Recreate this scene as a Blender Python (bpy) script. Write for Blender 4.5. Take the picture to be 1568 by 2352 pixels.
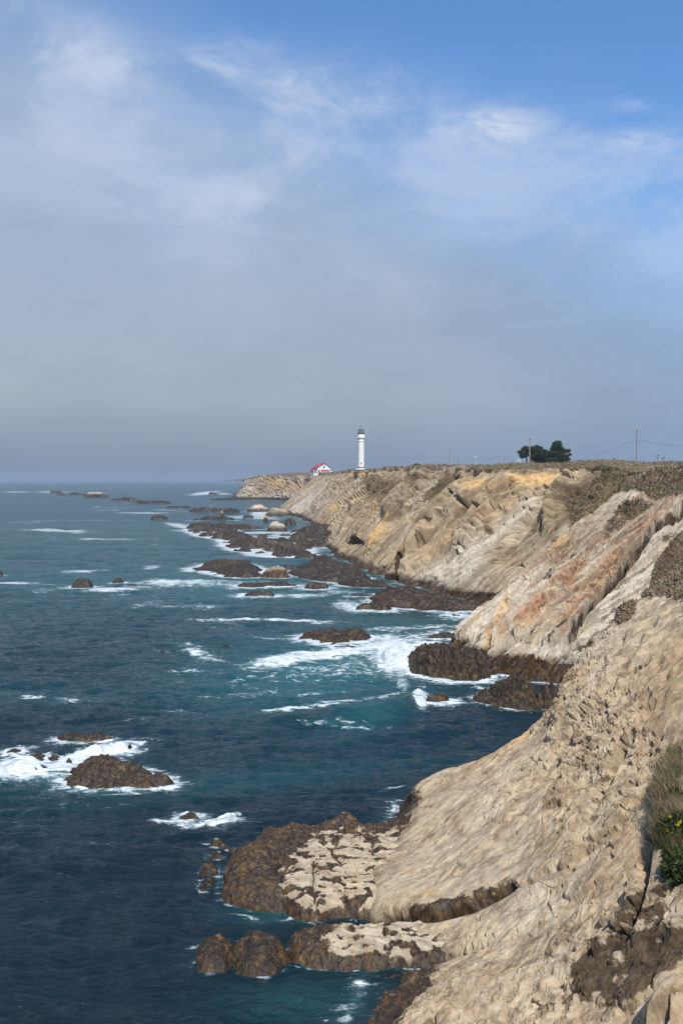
import bpy, math, random
import numpy as np
from mathutils import Vector, Matrix
R = math.radians
sc = bpy.context.scene
col = sc.collection
for o in list(bpy.data.objects): bpy.data.objects.remove(o)

# ------------------------------------------------------------------ camera
W0, H0, F0 = 1568.0, 2352.0, 2286.7           # photo measured at 1568x2352; 35 mm lens on full frame
HOR = 1103.0                                   # row of the sea horizon
CAMZ = 20.0
PITCH = math.atan((H0/2 - HOR)/F0)
cd = bpy.data.cameras.new("camera"); cam = bpy.data.objects.new("camera", cd); col.objects.link(cam)
cd.sensor_fit = 'VERTICAL'; cd.sensor_height = 36.0; cd.lens = 35.0
cd.clip_start = 0.5; cd.clip_end = 60000
cam.location = (0, 0, CAMZ); cam.rotation_euler = (math.pi/2 - PITCH, 0, 0)
sc.camera = cam

# ------------------------------------------------------------------ sky, sun, exposure
SUN_EL, SUN_AZ = R(49), R(10)                  # azimuth measured from straight behind the camera, towards the right
sun_dir = Vector((math.sin(SUN_AZ)*math.cos(SUN_EL), -math.cos(SUN_AZ)*math.cos(SUN_EL), math.sin(SUN_EL)))
world = bpy.data.worlds.new("World"); sc.world = world; world.use_nodes = True
sl = bpy.data.lights.new("sun", 'SUN'); sl.energy = 4.8; sl.angle = R(0.5); sl.color = (1.0, 0.95, 0.87)
sun = bpy.data.objects.new("sun", sl); col.objects.link(sun)
sun.rotation_euler = sun_dir.to_track_quat('Z', 'Y').to_euler(); sun.location = (0, -20, 90)
sc.view_settings.view_transform = 'Standard'; sc.view_settings.look = 'None'
sc.view_settings.exposure = 0.0; sc.view_settings.gamma = 1.0; sc.view_settings.use_curve_mapping = False
sc.cycles.max_bounces = 6; sc.cycles.volume_bounces = 0; sc.cycles.use_denoising = True

class NT:
    """small node-tree helper"""
    def __init__(s, tree):
        s.t = tree; tree.nodes.clear()
    def n(s, typ, **kw):
        nd = s.t.nodes.new(typ)
        ins = kw.pop('ins', {})
        for k, v in kw.items(): setattr(nd, k, v)
        for k, v in ins.items(): s.set(nd, k, v)
        return nd
    def set(s, nd, k, v):
        sock = nd.inputs[k]
        if hasattr(v, 'is_output') or isinstance(v, bpy.types.NodeSocket): s.t.links.new(v, sock)
        else:
            if isinstance(v, (tuple, list)) and len(v) == 3 and sock.type == 'RGBA': v = tuple(v)+(1,)
            sock.default_value = v
    def math(s, op, a, b=None, c=None, clamp=False):
        nd = s.n('ShaderNodeMath', operation=op, use_clamp=clamp)
        for i, v in enumerate((a, b, c)):
            if v is not None: s.set(nd, i, v)
        return nd.outputs[0]
    def mix(s, f, a, b, mode='MIX'):
        nd = s.n('ShaderNodeMix', data_type='RGBA', blend_type=mode)
        nd.clamp_factor = True
        s.set(nd, 0, f); s.set(nd, 6, a); s.set(nd, 7, b)
        return nd.outputs[2]
    def noise(s, vec, scale=1.0, detail=4, rough=0.55, dist=0.0):
        return s.n('ShaderNodeTexNoise', ins={'Vector': vec, 'Scale': scale, 'Detail': detail, 'Roughness': rough, 'Distortion': dist}).outputs[0]
    def vscale(s, vec, xyz):
        return s.n('ShaderNodeVectorMath', operation='MULTIPLY', ins={0: vec, 1: xyz}).outputs[0]
    def ramp(s, fac, stops, interp='LINEAR'):
        nd = s.n('ShaderNodeValToRGB'); cr = nd.color_ramp; cr.interpolation = interp
        while len(cr.elements) < len(stops): cr.elements.new(0.5)
        for e, (p, c) in zip(cr.elements, stops):
            e.position = p; e.color = (tuple(c)+(1,)) if not isinstance(c, float) else (c, c, c, 1)
        s.set(nd, 0, fac); return nd.outputs[0]
    def mr(s, v, a, b, c=0.0, d=1.0, smooth=True):
        nd = s.n('ShaderNodeMapRange', interpolation_type='SMOOTHSTEP' if smooth else 'LINEAR')
        for i, x in enumerate((v, a, b, c, d)): s.set(nd, i, x)
        return nd.outputs[0]

def build_world():
    g = NT(world.node_tree)
    sky = g.n('ShaderNodeTexSky', sky_type='NISHITA', sun_disc=False)
    sky.sun_elevation = SUN_EL; sky.sun_rotation = math.pi - SUN_AZ
    sky.altitude = 10; sky.air_density = 1.0; sky.dust_density = 0.6; sky.ozone_density = 2.0
    tc = g.n('ShaderNodeTexCoord').outputs['Generated']
    sp = g.n('ShaderNodeSeparateXYZ', ins={0: tc}); x, y, z = sp.outputs
    nA = g.noise(g.vscale(tc, (1, 1, 1.5)), 2.6, 8, 0.58, 0.25)          # big billows
    nB = g.noise(g.vscale(tc, (1, 1, 2.0)), 5.5, 10, 0.6, 0.35)           # wisps
    nC = g.noise(g.vscale(tc, (1.5, 1, 2.0)), 1.4, 5, 0.5, 0.2)
    # high fog veil: thick low down and to the sea side, breaking up higher and inland
    e = g.math('ADD', z, g.math('MULTIPLY', x, 0.36))
    e = g.math('ADD', e, g.math('MULTIPLY', g.math('SUBTRACT', nA, 0.5), 0.34))
    veil = g.mr(e, 0.475, 0.17, 0.0, 0.95)
    # bright upper rim of the cloud bank
    rim_e = g.math('ADD', g.math('ADD', z, g.math('MULTIPLY', x, 0.17)), g.math('MULTIPLY', g.math('SUBTRACT', nB, 0.5), 0.20))
    rim = g.math('MULTIPLY', g.mr(rim_e, 0.385, 0.345), g.mr(rim_e, 0.17, 0.335))
    rim = g.math('MULTIPLY', rim, g.mr(nB, 0.36, 0.62))
    rim = g.math('MULTIPLY', rim, g.mr(nC, 0.40, 0.58, 0.25, 1.0))
    tx = g.math('DIVIDE', x, y); tz = g.math('DIVIDE', z, y); puff = None
    for (pu, pv, pru, prv, ps) in ((100, 110, 150, 60, .9), (250, 170, 130, 50, .7), (520, 165, 110, 50, .8), (640, 215, 170, 50, .9), (900, 240, 130, 50, .9), (1130, 300, 110, 42, 1.2), (1430, 250, 60, 14, .5), (1480, 335, 130, 22, .8), (480, 430, 220, 90, .5), (300, 300, 260, 120, .35)):
        ax = g.math('DIVIDE', g.math('SUBTRACT', tx, (pu-784)/2286.7), pru*1.2/2286.7); az_ = g.math('DIVIDE', g.math('SUBTRACT', tz, (1103-pv)/2286.7), prv*1.2/2286.7)
        r2 = g.math('ADD', g.math('MULTIPLY', ax, ax), g.math('MULTIPLY', az_, az_)); e_ = g.math('MULTIPLY', g.math('EXPONENT', g.math('MULTIPLY', r2, -1.0)), ps)
        puff = e_ if puff is None else g.math('MAXIMUM', puff, e_)
    nD = g.noise(g.vscale(tc, (1, 1, 2.6)), 15.0, 10, 0.68, 0.5); puff = g.math('MULTIPLY', puff, g.mr(nD, 0.36, 0.60, 0.25, 1.15))
    puff = g.math('MULTIPLY', puff, g.mr(nB, 0.43, 0.58, 0.0, 1.0)); puff = g.math('MULTIPLY', puff, g.mr(y, 0.2, 0.5))
    skyc = g.n('ShaderNodeVectorMath', operation='SCALE', ins={0: sky.outputs[0], 'Scale': 0.125}).outputs[0]
    skyc = g.mix(1.0, skyc, (0.74, 1.07, 1.36), 'MULTIPLY')
    grey = g.mix(g.mr(z, 0.0, 0.30), (0.37, 0.412, 0.465), (0.385, 0.485, 0.64))
    grey = g.mix(g.mr(z, 0.09, 0.0), grey, (0.215, 0.27, 0.375))
    grey = g.mix(g.math('MULTIPLY', g.mr(x, -0.05, 0.35), 0.6), grey, (0.24, 0.34, 0.53))
    grey = g.mix(1.0, grey, g.ramp(nB, [(0.30, (0.90, 0.91, 0.93)), (0.70, (1.09, 1.08, 1.06))]), 'MULTIPLY')
    c = g.mix(veil, skyc, grey)
    c = g.mix(g.math('ADD', g.math('MULTIPLY', rim, 0.44), g.math('MULTIPLY', puff, 0.64), clamp=True), c, (0.60, 0.68, 0.84))
    bg = g.n('ShaderNodeBackground', ins={0: c, 1: 1.0})
    out = g.n('ShaderNodeOutputWorld'); g.t.links.new(bg.outputs[0], out.inputs[0])
build_world()

# ------------------------------------------------------------------ pixel <-> world
cp, sp_ = math.cos(PITCH), math.sin(PITCH)
def ray(u, v):
    x = (np.asarray(u, float)-W0/2)/F0; y = (H0/2-np.asarray(v, float))/F0
    return np.stack([x, cp + y*sp_, -sp_ + y*cp], -1)
def atY(u, v, Y):
    r = ray(u, v); return np.array([0, 0, CAMZ]) + r*(Y/r[..., 1])[..., None]
def atZ(u, v, z=0.0):
    r = ray(u, v); return np.array([0, 0, CAMZ]) + r*((z-CAMZ)/r[..., 2])[..., None]
def toPix(P):
    d = P - np.array([0, 0, CAMZ])
    f = d[..., 1]*cp - d[..., 2]*sp_; up = d[..., 1]*sp_ + d[..., 2]*cp
    f = np.where(np.abs(f) < 1e-3, 1e-3, f)
    return W0/2 + F0*d[..., 0]/f, H0/2 - F0*up/f

# ------------------------------------------------------------------ noise
rs = np.random.RandomState(7)
_p = rs.permutation(256).astype(np.int32); _p = np.concatenate([_p, _p, _p])
_gr = rs.normal(size=(256, 3)); _gr = (_gr/np.linalg.norm(_gr, axis=1)[:, None]).astype(np.float32)
def pn(x, y, z):
    x, y, z = np.broadcast_arrays(np.float64(x), np.float64(y), np.float64(z))
    xi, yi, zi = np.floor(x), np.floor(y), np.floor(z)
    xf, yf, zf = (x-xi).astype(np.float32), (y-yi).astype(np.float32), (z-zi).astype(np.float32)
    xi, yi, zi = xi.astype(np.int64) & 255, yi.astype(np.int64) & 255, zi.astype(np.int64) & 255
    f = lambda t: t*t*t*(t*(t*6-15)+10)
    u, v, w = f(xf), f(yf), f(zf)
    def g(dx, dy, dz):
        h = _p[_p[_p[xi+dx]+yi+dy]+zi+dz]; G = _gr[h]
        return G[..., 0]*(xf-dx)+G[..., 1]*(yf-dy)+G[..., 2]*(zf-dz)
    a = g(0,0,0); a = a+u*(g(1,0,0)-a); b = g(0,1,0); b = b+u*(g(1,1,0)-b)
    c = g(0,0,1); c = c+u*(g(1,0,1)-c); d = g(0,1,1); d = d+u*(g(1,1,1)-d)
    a = a+v*(b-a); c = c+v*(d-c)
    return (a+w*(c-a))*1.5
def fbm(P, s, octv=4, gain=0.5, sc3=(1, 1, 1), off=0.0, ridged=False):
    out = 0; amp = 1.0; tot = 0
    for k in range(octv):
        n = pn(P[..., 0]*sc3[0]/s+off+k*17.3, P[..., 1]*sc3[1]/s+off*1.7, P[..., 2]*sc3[2]/s+k*5.1)
        if ridged: n = 1-2*np.abs(n)
        out = out+n*amp; tot += amp; amp *= gain; s *= 0.5
    return out/tot
def sstep(a, b, x):
    t = np.clip((x-a)/(b-a), 0, 1); return t*t*(3-2*t)

# ------------------------------------------------------------------ mesh + tags
def tag(o, label=None, cat=None, group=None, kind=None):
    if label: o['label'] = label
    if cat: o['category'] = cat
    if group: o['group'] = group
    if kind: o['kind'] = kind
    return o
def mesh_np(name, V, Fq, mat, parent=None, attrs=None, smooth=True):
    me = bpy.data.meshes.new(name); V = np.asarray(V, np.float32).reshape(-1, 3); Fq = np.asarray(Fq, np.int32)
    k = Fq.shape[1]; nf = len(Fq)
    me.vertices.add(len(V)); me.vertices.foreach_set('co', V.ravel())
    me.loops.add(nf*k); me.loops.foreach_set('vertex_index', Fq.ravel())
    me.polygons.add(nf); me.polygons.foreach_set('loop_start', np.arange(0, nf*k, k, dtype=np.int32))
    me.polygons.foreach_set('use_smooth', np.full(nf, smooth))
    for an, av in (attrs or {}).items():
        av = np.asarray(av, np.float32)
        if av.ndim >= 2 and av.shape[-1] == 3:
            a = me.attributes.new(an, 'FLOAT_VECTOR', 'POINT'); a.data.foreach_set('vector', av.reshape(-1))
        else:
            a = me.attributes.new(an, 'FLOAT', 'POINT'); a.data.foreach_set('value', av.reshape(-1))
    me.update(calc_edges=True); me.validate()
    if mat: me.materials.append(mat)
    o = bpy.data.objects.new(name, me); col.objects.link(o)
    if parent: o.parent = parent
    return o
def gridF(m, n, keep=None):
    i = np.arange(m*n).reshape(m, n)
    Fq = np.stack([i[:-1, :-1], i[1:, :-1], i[1:, 1:], i[:-1, 1:]], -1).reshape(-1, 4)
    if keep is not None:
        kk = keep[:-1, :-1] | keep[1:, :-1] | keep[1:, 1:] | keep[:-1, 1:]
        Fq = Fq[kk.ravel()]
    return Fq
def compact(V, Fq, attrs):
    used = np.unique(Fq); m = np.full(len(V), -1, np.int32); m[used] = np.arange(len(used))
    return V[used], m[Fq], {k: v.reshape(len(V), -1)[used].squeeze() if v.size == len(V) else v.reshape(-1, 3)[used] for k, v in attrs.items()}
def cubic(C, t, axis):
    C = np.moveaxis(C, axis, 0); n = len(C)
    i = np.clip(np.floor(t).astype(int), 0, n-2); f = (t-i).reshape((-1,)+(1,)*(C.ndim-1))
    g = lambda k: C[np.clip(k, 0, n-1)]
    p1, p2 = g(i), g(i+1)
    p0 = np.where((i-1 < 0).reshape(f.shape), 2*p1-p2, g(i-1)); p3 = np.where((i+2 > n-1).reshape(f.shape), 2*p2-p1, g(i+2))
    m1, m2 = (p2-p0)*0.42, (p3-p1)*0.42
    r = (2*f**3-3*f**2+1)*p1+(f**3-2*f**2+f)*m1+(-2*f**3+3*f**2)*p2+(f**3-f**2)*m2
    return np.moveaxis(r, 0, axis)
def loft(C, mi, nj):
    C = np.array(C, float); M, N = C.shape[:2]
    a = cubic(C, np.linspace(0, M-1, mi), 0)
    return cubic(a, np.linspace(0, N-1, nj), 1)
def normals(P):
    a = np.gradient(P, axis=0); b = np.gradient(P, axis=1); n = np.cross(a, b)
    return n/np.maximum(np.linalg.norm(n, axis=-1, keepdims=True), 1e-9)
def segdist(u, v, poly):
    d = np.full(u.shape, 1e9); tt = np.zeros(u.shape)
    for k in range(len(poly)-1):
        a, b = np.array(poly[k][:2], float), np.array(poly[k+1][:2], float); ab = b-a
        t = np.clip(((u-a[0])*ab[0]+(v-a[1])*ab[1])/max(ab@ab, 1e-9), 0, 1)
        dd = np.hypot(u-a[0]-t*ab[0], v-a[1]-t*ab[1]); m = dd < d
        d = np.where(m, dd, d); tt = np.where(m, (k+t)/(len(poly)-1), tt)
    return d, tt
def polysd(x, y, poly):
    """signed distance, positive inside"""
    poly = np.asarray(poly); n = len(poly); d = np.full(x.shape, 1e18); ins = np.zeros(x.shape, bool)
    for k in range(n):
        a, b = poly[k-1], poly[k]; ab = b-a
        t = np.clip(((x-a[0])*ab[0]+(y-a[1])*ab[1])/max(ab@ab, 1e-9), 0, 1)
        d = np.minimum(d, (x-a[0]-t*ab[0])**2+(y-a[1]-t*ab[1])**2)
        c = ((a[1] > y) != (b[1] > y)) & (x < (b[0]-a[0])*(y-a[1])/(b[1]-a[1]+1e-12)+a[0]); ins ^= c
    return np.sqrt(d)*np.where(ins, 1, -1)
def ell(u, v, cu, cv, ru, rv, ang=0.0, p=2):
    a = R(ang); du, dv = u-cu, v-cv
    x = (du*math.cos(a)-dv*math.sin(a))/ru; y = (du*math.sin(a)+dv*math.cos(a))/rv
    return np.exp(-(x*x+y*y)**(p/2))      # ang counter-clockwise as seen in the picture

# ------------------------------------------------------------------ materials
def pmat(name):
    m = bpy.data.materials.new(name); m.use_nodes = True; g = NT(m.node_tree)
    bs = g.n('ShaderNodeBsdfPrincipled'); out = g.n('ShaderNodeOutputMaterial'); g.t.links.new(bs.outputs[0], out.inputs[0])
    return m, g, bs
def simple(name, c1, c2=None, scale=3.0, rough=0.7, metal=0.0, bump=0.0):
    m, g, bs = pmat(name); co = g.n('ShaderNodeTexCoord').outputs['Object']
    n = g.noise(co, scale, 5)
    c2 = c2 or tuple(x*0.8 for x in c1)
    g.set(bs, 'Base Color', g.mix(g.mr(n, 0.35, 0.65), c1, c2)); g.set(bs, 'Roughness', rough); g.set(bs, 'Metallic', metal)
    if bump:
        b = g.n('ShaderNodeBump', ins={'Strength': bump, 'Distance': 0.05, 'Height': n}); g.set(bs, 'Normal', b.outputs[0])
    return m
def attr(g, name, vec=False):
    return g.n('ShaderNodeAttribute', attribute_name=name).outputs['Vector' if vec else 'Fac']
def rock_mat(name, k=1.0, el=1.0, base=((0.20,0.145,0.085),(0.33,0.25,0.155),(0.43,0.345,0.23)), tide=(1.1, 2.0), bump=0.6, bd=0.1, algae_col=((0.016,0.011,0.008),(0.060,0.035,0.016),(0.125,0.070,0.020))):
    """layered rock; attribute strat = metres (across, along, through) the beds; k scales feature size"""
    m, g, bs = pmat(name)
    S = attr(g, 'strat', True); P = g.n('ShaderNodeNewGeometry').outputs['Position']
    nb = g.noise(g.vscale(S, (0.9/k, 0.035*el/k, 0.10*el/k)), 1.0, 9, 0.62, 0.5)          # beds
    nb2 = g.noise(g.vscale(S, (3.2/k, 0.22*el/k, 0.5*el/k)), 1.0, 6, 0.6, 0.3)            # thin beds
    nl = g.noise(P, 0.07/k, 6, 0.6, 0.6)                                            # broad staining
    nf = g.noise(P, 1.9/k, 8, 0.68)                                                 # grain
    c = g.ramp(nb, [(0.30, base[0]), (0.40, base[1]), (0.445, base[0]), (0.48, base[1]), (0.57, base[2]), (0.63, base[1]), (0.72, base[2])])
    c = g.mix(g.math('MULTIPLY', g.mr(nb2, 0.50, 0.64), 0.55), c, (0.43, 0.37, 0.28))
    c = g.mix(g.math('MULTIPLY', g.mr(nl, 0.50, 0.70), 0.55), c, (0.37, 0.255, 0.14))
    c = g.mix(g.math('MULTIPLY', g.mr(nl, 0.48, 0.32), 0.4), c, (0.40, 0.37, 0.31))
    c = g.mix(g.math('MULTIPLY', attr(g, 'pale'), 0.75), c, g.mix(nf, (0.46, 0.41, 0.33), (0.63, 0.57, 0.46)))
    red = g.math('MULTIPLY', g.math('MULTIPLY', attr(g, 'red'), g.mr(nb2, 0.40, 0.58)), g.mr(nb, 0.36, 0.52, 0.35, 1.0))
    c = g.mix(red, c, g.mix(g.mr(nf, 0.4, 0.6), (0.27, 0.125, 0.070), (0.42, 0.25, 0.14)))
    c = g.mix(attr(g, 'ochre'), c, g.mix(nf, (0.55, 0.33, 0.12), (0.58, 0.42, 0.22)))
    c = g.mix(1.0, c, g.ramp(nf, [(0.25, (0.58, 0.55, 0.52)), (0.5, (1.0, 1.0, 1.0)), (0.75, (1.22, 1.2, 1.16))]), 'MULTIPLY')
    ncr = g.noise(g.vscale(S, (2.6/k, 0.75/k, 0.9/k)), 1.0, 7, 0.7, 0.4)            # dark flecks drawn out along the beds
    c = g.mix(1.0, c, g.ramp(ncr, [(0.30, (0.34, 0.29, 0.25)), (0.41, (0.80, 0.77, 0.74)), (0.52, (1.0, 1.0, 1.0)), (0.68, (1.12, 1.10, 1.06))]), 'MULTIPLY')
    st = g.math('ADD', attr(g, 'stain_shade'), g.math('MULTIPLY', g.math('SUBTRACT', nf, 0.5), 1.6))
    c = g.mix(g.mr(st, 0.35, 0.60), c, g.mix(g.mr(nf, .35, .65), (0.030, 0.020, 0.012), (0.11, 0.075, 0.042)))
    # vegetation mats
    nv = g.noise(P, 2.2/k, 7, 0.7)
    nv2 = g.noise(P, 0.35/k, 5, 0.6)
    vcol = g.ramp(nv, [(0.30, (0.045, 0.032, 0.022)), (0.45, (0.125, 0.085, 0.052)), (0.56, (0.20, 0.14, 0.08)), (0.70, (0.19, 0.165, 0.12))])
    vcol = g.mix(g.math('MULTIPLY', g.mr(nv2, 0.55, 0.68), 0.3), vcol, (0.13, 0.12, 0.035))
    vf = g.math('ADD', attr(g, 'veg'), g.math('MULTIPLY', g.math('SUBTRACT', nv, 0.5), 2.0))
    vf = g.mr(vf, 0.42, 0.62)
    c = g.mix(vf, c, vcol)
    # tide zone
    z = g.n('ShaderNodeSeparateXYZ', ins={0: P}).outputs[2]
    nt = g.noise(P, 0.55, 6, 0.65)
    zz = g.math('ADD', z, g.math('MULTIPLY', g.math('SUBTRACT', nt, 0.5), 2.2))
    tf = g.math('MAXIMUM', g.mr(zz, tide[1], tide[0]), g.mr(g.math('ADD', attr(g, 'algae_shade'), g.math('MULTIPLY', g.math('SUBTRACT', nf, 0.5), 2.3)), 0.35, 0.65))
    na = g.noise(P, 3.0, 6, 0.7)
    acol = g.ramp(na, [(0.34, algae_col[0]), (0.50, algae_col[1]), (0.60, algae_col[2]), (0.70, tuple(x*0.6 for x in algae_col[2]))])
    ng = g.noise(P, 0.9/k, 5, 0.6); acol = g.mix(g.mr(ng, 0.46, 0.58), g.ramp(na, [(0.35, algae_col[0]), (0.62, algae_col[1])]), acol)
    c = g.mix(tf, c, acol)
    g.set(bs, 'Base Color', c)
    g.set(bs, 'Roughness', g.mr(tf, 0, 1, 0.92, 0.5)); g.set(bs, 'Specular IOR Level', 0.35)
    h = g.math('ADD', g.math('MULTIPLY', nb2, 1.6 if el < 2 else 0.7), nf)
    b = g.n('ShaderNodeBump', ins={'Strength': bump, 'Distance': bd*k, 'Height': h})
    g.set(bs, 'Normal', b.outputs[0])
    return m

# ------------------------------------------------------------------ terrain builders
SHORES = []            # (polyline or polygon in world xy, closed, foam width, strength)
ROCK = {}
ROCK['far'] = rock_mat('bedded_rock_far', k=5.0, tide=(1.2, 3.0), bump=0.5)
ROCK['mid'] = rock_mat('bedded_rock_mid', k=2.4, tide=(0.9, 2.2), bump=0.5)
ROCK['fin'] = rock_mat('bedded_rock_fin', k=1.2, tide=(1.2, 2.4), bump=0.4, base=((0.17,0.12,0.075),(0.31,0.235,0.15),(0.45,0.37,0.26)))
ROCK['near'] = rock_mat('bedded_rock_near', k=0.8, el=4.5, tide=(-0.2, 0.7), bump=0.7, bd=0.09,
                        base=((0.25,0.18,0.11),(0.37,0.28,0.178),(0.465,0.37,0.25)))
ROCK['shelf'] = rock_mat('cracked_shelf_rock', k=0.7, el=3.0, tide=(-0.2, 0.35), bump=0.7, bd=0.08, base=((0.25,0.19,0.12),(0.37,0.29,0.19),(0.46,0.38,0.27)))
ROCK['dark'] = rock_mat('wet_dark_rock', k=0.8, tide=(3.0, 6.0), bump=0.8, algae_col=((0.012,0.009,0.007),(0.045,0.027,0.013),(0.13,0.075,0.022)))
ROCK['darkfar'] = rock_mat('wet_dark_rock_far', k=5.0, tide=(3.0, 6.0), bump=0.6, algae_col=((0.018,0.013,0.010),(0.045,0.031,0.019),(0.085,0.058,0.030)))
MASKS = ('pale', 'red', 'ochre', 'stain_shade', 'veg', 'algae_shade')  # two of these masks carry painted shade besides real staining and weed

def unit(v): v = np.array(v, float); return v/np.linalg.norm(v)
def strat_coords(P, s_dir, t_dir):
    s_dir, t_dir = unit(s_dir), unit(t_dir); w = np.cross(s_dir, t_dir)
    return np.stack([P@s_dir, P@t_dir, P@w], -1)
def bed_disp(S, lam, ls, lw):
    """ledges: noise long along the beds (S1), short across them (S0)"""
    a = pn(S[..., 0]/lam, S[..., 1]/ls, S[..., 2]/lw)
    b = pn(S[..., 0]/lam*2.3+9, S[..., 1]/ls*1.6, S[..., 2]/lw*1.5)
    c = pn(S[..., 0]/lam*5.1+3, S[..., 1]/ls*2.7, S[..., 2]/lw*2.6)
    saw = lambda n: np.sign(n)*np.abs(n)**0.6
    return saw(a)*0.55+saw(b)*0.3+c*0.2
def aniso(S, L, octv=4, gain=0.55, off=0.0, lac=2.0):
    out = 0; amp = 1.0; tot = 0; q = 1.0
    for k in range(octv):
        out = out+amp*pn(S[..., 0]/L[0]*q+off+k*7.7, S[..., 1]/L[1]*q+k*3.1, S[..., 2]/L[2]*q+off); tot += amp; amp *= gain; q *= lac
    return out/tot
def facets(S, L, seed=0):
    """broken blocks: every cell of a stretched Voronoi pattern is a tilted plane; returns height (-1..1) and distance to the crack"""
    q = [(S[..., a]/L[a]+seed*3.7).astype(np.float64) for a in range(3)]
    b = [np.floor(a) for a in q]; f = [(q[a]-b[a]).astype(np.float32) for a in range(3)]; b = [a.astype(np.int64) & 255 for a in b]
    d1 = np.full(S.shape[:-1], 9.0, np.float32); d2 = d1.copy(); hh = np.zeros(S.shape[:-1], np.float32)
    for i in (-1, 0, 1):
        for j in (-1, 0, 1):
            for k in (-1, 0, 1):
                c = _p[_p[_p[(b[0]+i) & 255]+((b[1]+j) & 255)]+((b[2]+k) & 255)]; G = _gr[c]; G2 = _gr[(c*7+31+seed) & 255]
                e = [f[0]-i-0.5-G[..., 0]*.45, f[1]-j-0.5-G[..., 1]*.45, f[2]-k-0.5-G[..., 2]*.45]
                dd = e[0]*e[0]+e[1]*e[1]+e[2]*e[2]; m = dd < d1
                d2 = np.where(m, d1, np.minimum(d2, dd)); d1 = np.where(m, dd, d1)
                hh = np.where(m, G2[..., 0]*0.8+1.1*(G2[..., 1]*e[1]+G2[..., 2]*e[2])+0.5*G[..., 1]*e[0], hh)
    ed = np.sqrt(d2)-np.sqrt(d1); return hh*sstep(0.0, 0.14, ed), ed
def terr(n, Q, a=0.7):
    t = n*Q; fl = np.floor(t); return (fl+sstep(a, 1.0, t-fl))/Q

def cliff(name, C, ti, tj, mat, sdir, tdir, k=1.0, amps=(1.0, 0.5, 0.25), masks=None, fade=None, extra=None, lengths=(1.6, 22, 6), warp=1.0):
    C = np.array(C, float); M, N = C.shape[:2]
    P = cubic(cubic(C, ti, 0), tj, 1)
    n = normals(P)
    if n[len(ti)//2, len(tj)//3, 2] < 0: n = -n
    TI, TJ = np.meshgrid(ti, tj, indexing='ij')
    S = strat_coords(P, sdir, tdir)
    S[..., 0] += (fbm(P, 16*k, 2)*0.9*k+fbm(P, 5*k, 2, off=4)*0.25*k)*warp
    f = np.ones(P.shape[:2]) if fade is None else fade(TI, TJ, P)
    d = fbm(P, 16*k, 3)*amps[0]*k
    rough_here = 0.35+1.0*sstep(-0.25, 0.30, fbm(P, 9*k, 3, off=5))
    d = d+1.6*terr(aniso(S, (lengths[0]*k, lengths[1]*k, lengths[2]*k), 4, 0.6), 6)*amps[1]*k*f*rough_here
    sl_w = 0.15+1.25*sstep(-0.15, 0.25, fbm(P, 7*k, 3, off=25))
    Sw = S.copy(); Sw[..., 1] += fbm(P, 3*k, 2, off=12)*1.0*k
    sl, ce = facets(Sw, (0.95*k, lengths[1]*0.45*k, 4.2*k), 1)
    d = d+amps[2]*k*f*sl_w*(0.95*sl-0.55*sstep(0.10, 0.0, ce))
    ch, ce = facets(Sw, (0.42*k, 1.7*k, 1.1*k), 2)
    chw = sstep(-0.35, 0.15, fbm(P, 6*k, 3, off=15))
    d = d+amps[2]*k*f*rough_here*(0.60*ch-0.45*sstep(0.13, 0.0, ce))*(0.3+0.9*chw)
    bg, ce = facets(Sw+fbm(P, 2*k, 3, off=2)[..., None]*0.7*k, (3.2*k, 6.5*k, 4.5*k), 5)
    d = d+amps[2]*k*f*(0.9*bg-1.5*sstep(0.05, 0.0, ce)*sstep(-0.1, 0.25, fbm(P, 6*k, 2, off=35)))
    d = d+0.22*fbm(P, 0.5*k, 4, 0.62)*amps[2]*k*f
    d = d-np.clip(aniso(S, (2.2*k, 9*k, 5*k), 3, 0.6, off=6.0)-0.28, 0, 1)*4.0*amps[2]*k*f
    P = P+n*d[..., None]
    u, v = toPix(P)
    if extra is not None:
        dd = extra(u, v, P, TI, TJ); P = P+n*dd[..., None]
    mk = masks(u, v, P, TI, TJ) if masks else {}
    A = {'strat': S.astype(np.float32)}
    for q in MASKS: A[q] = np.clip(mk.get(q, np.zeros(P.shape[:2])), 0, 1.2)
    V = P.reshape(-1, 3)
    o = mesh_np(name, V, gridF(*P.shape[:2]), mat, attrs=A, smooth=False)
    tag(o, kind='structure')
    return o, P, mk, n

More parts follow.
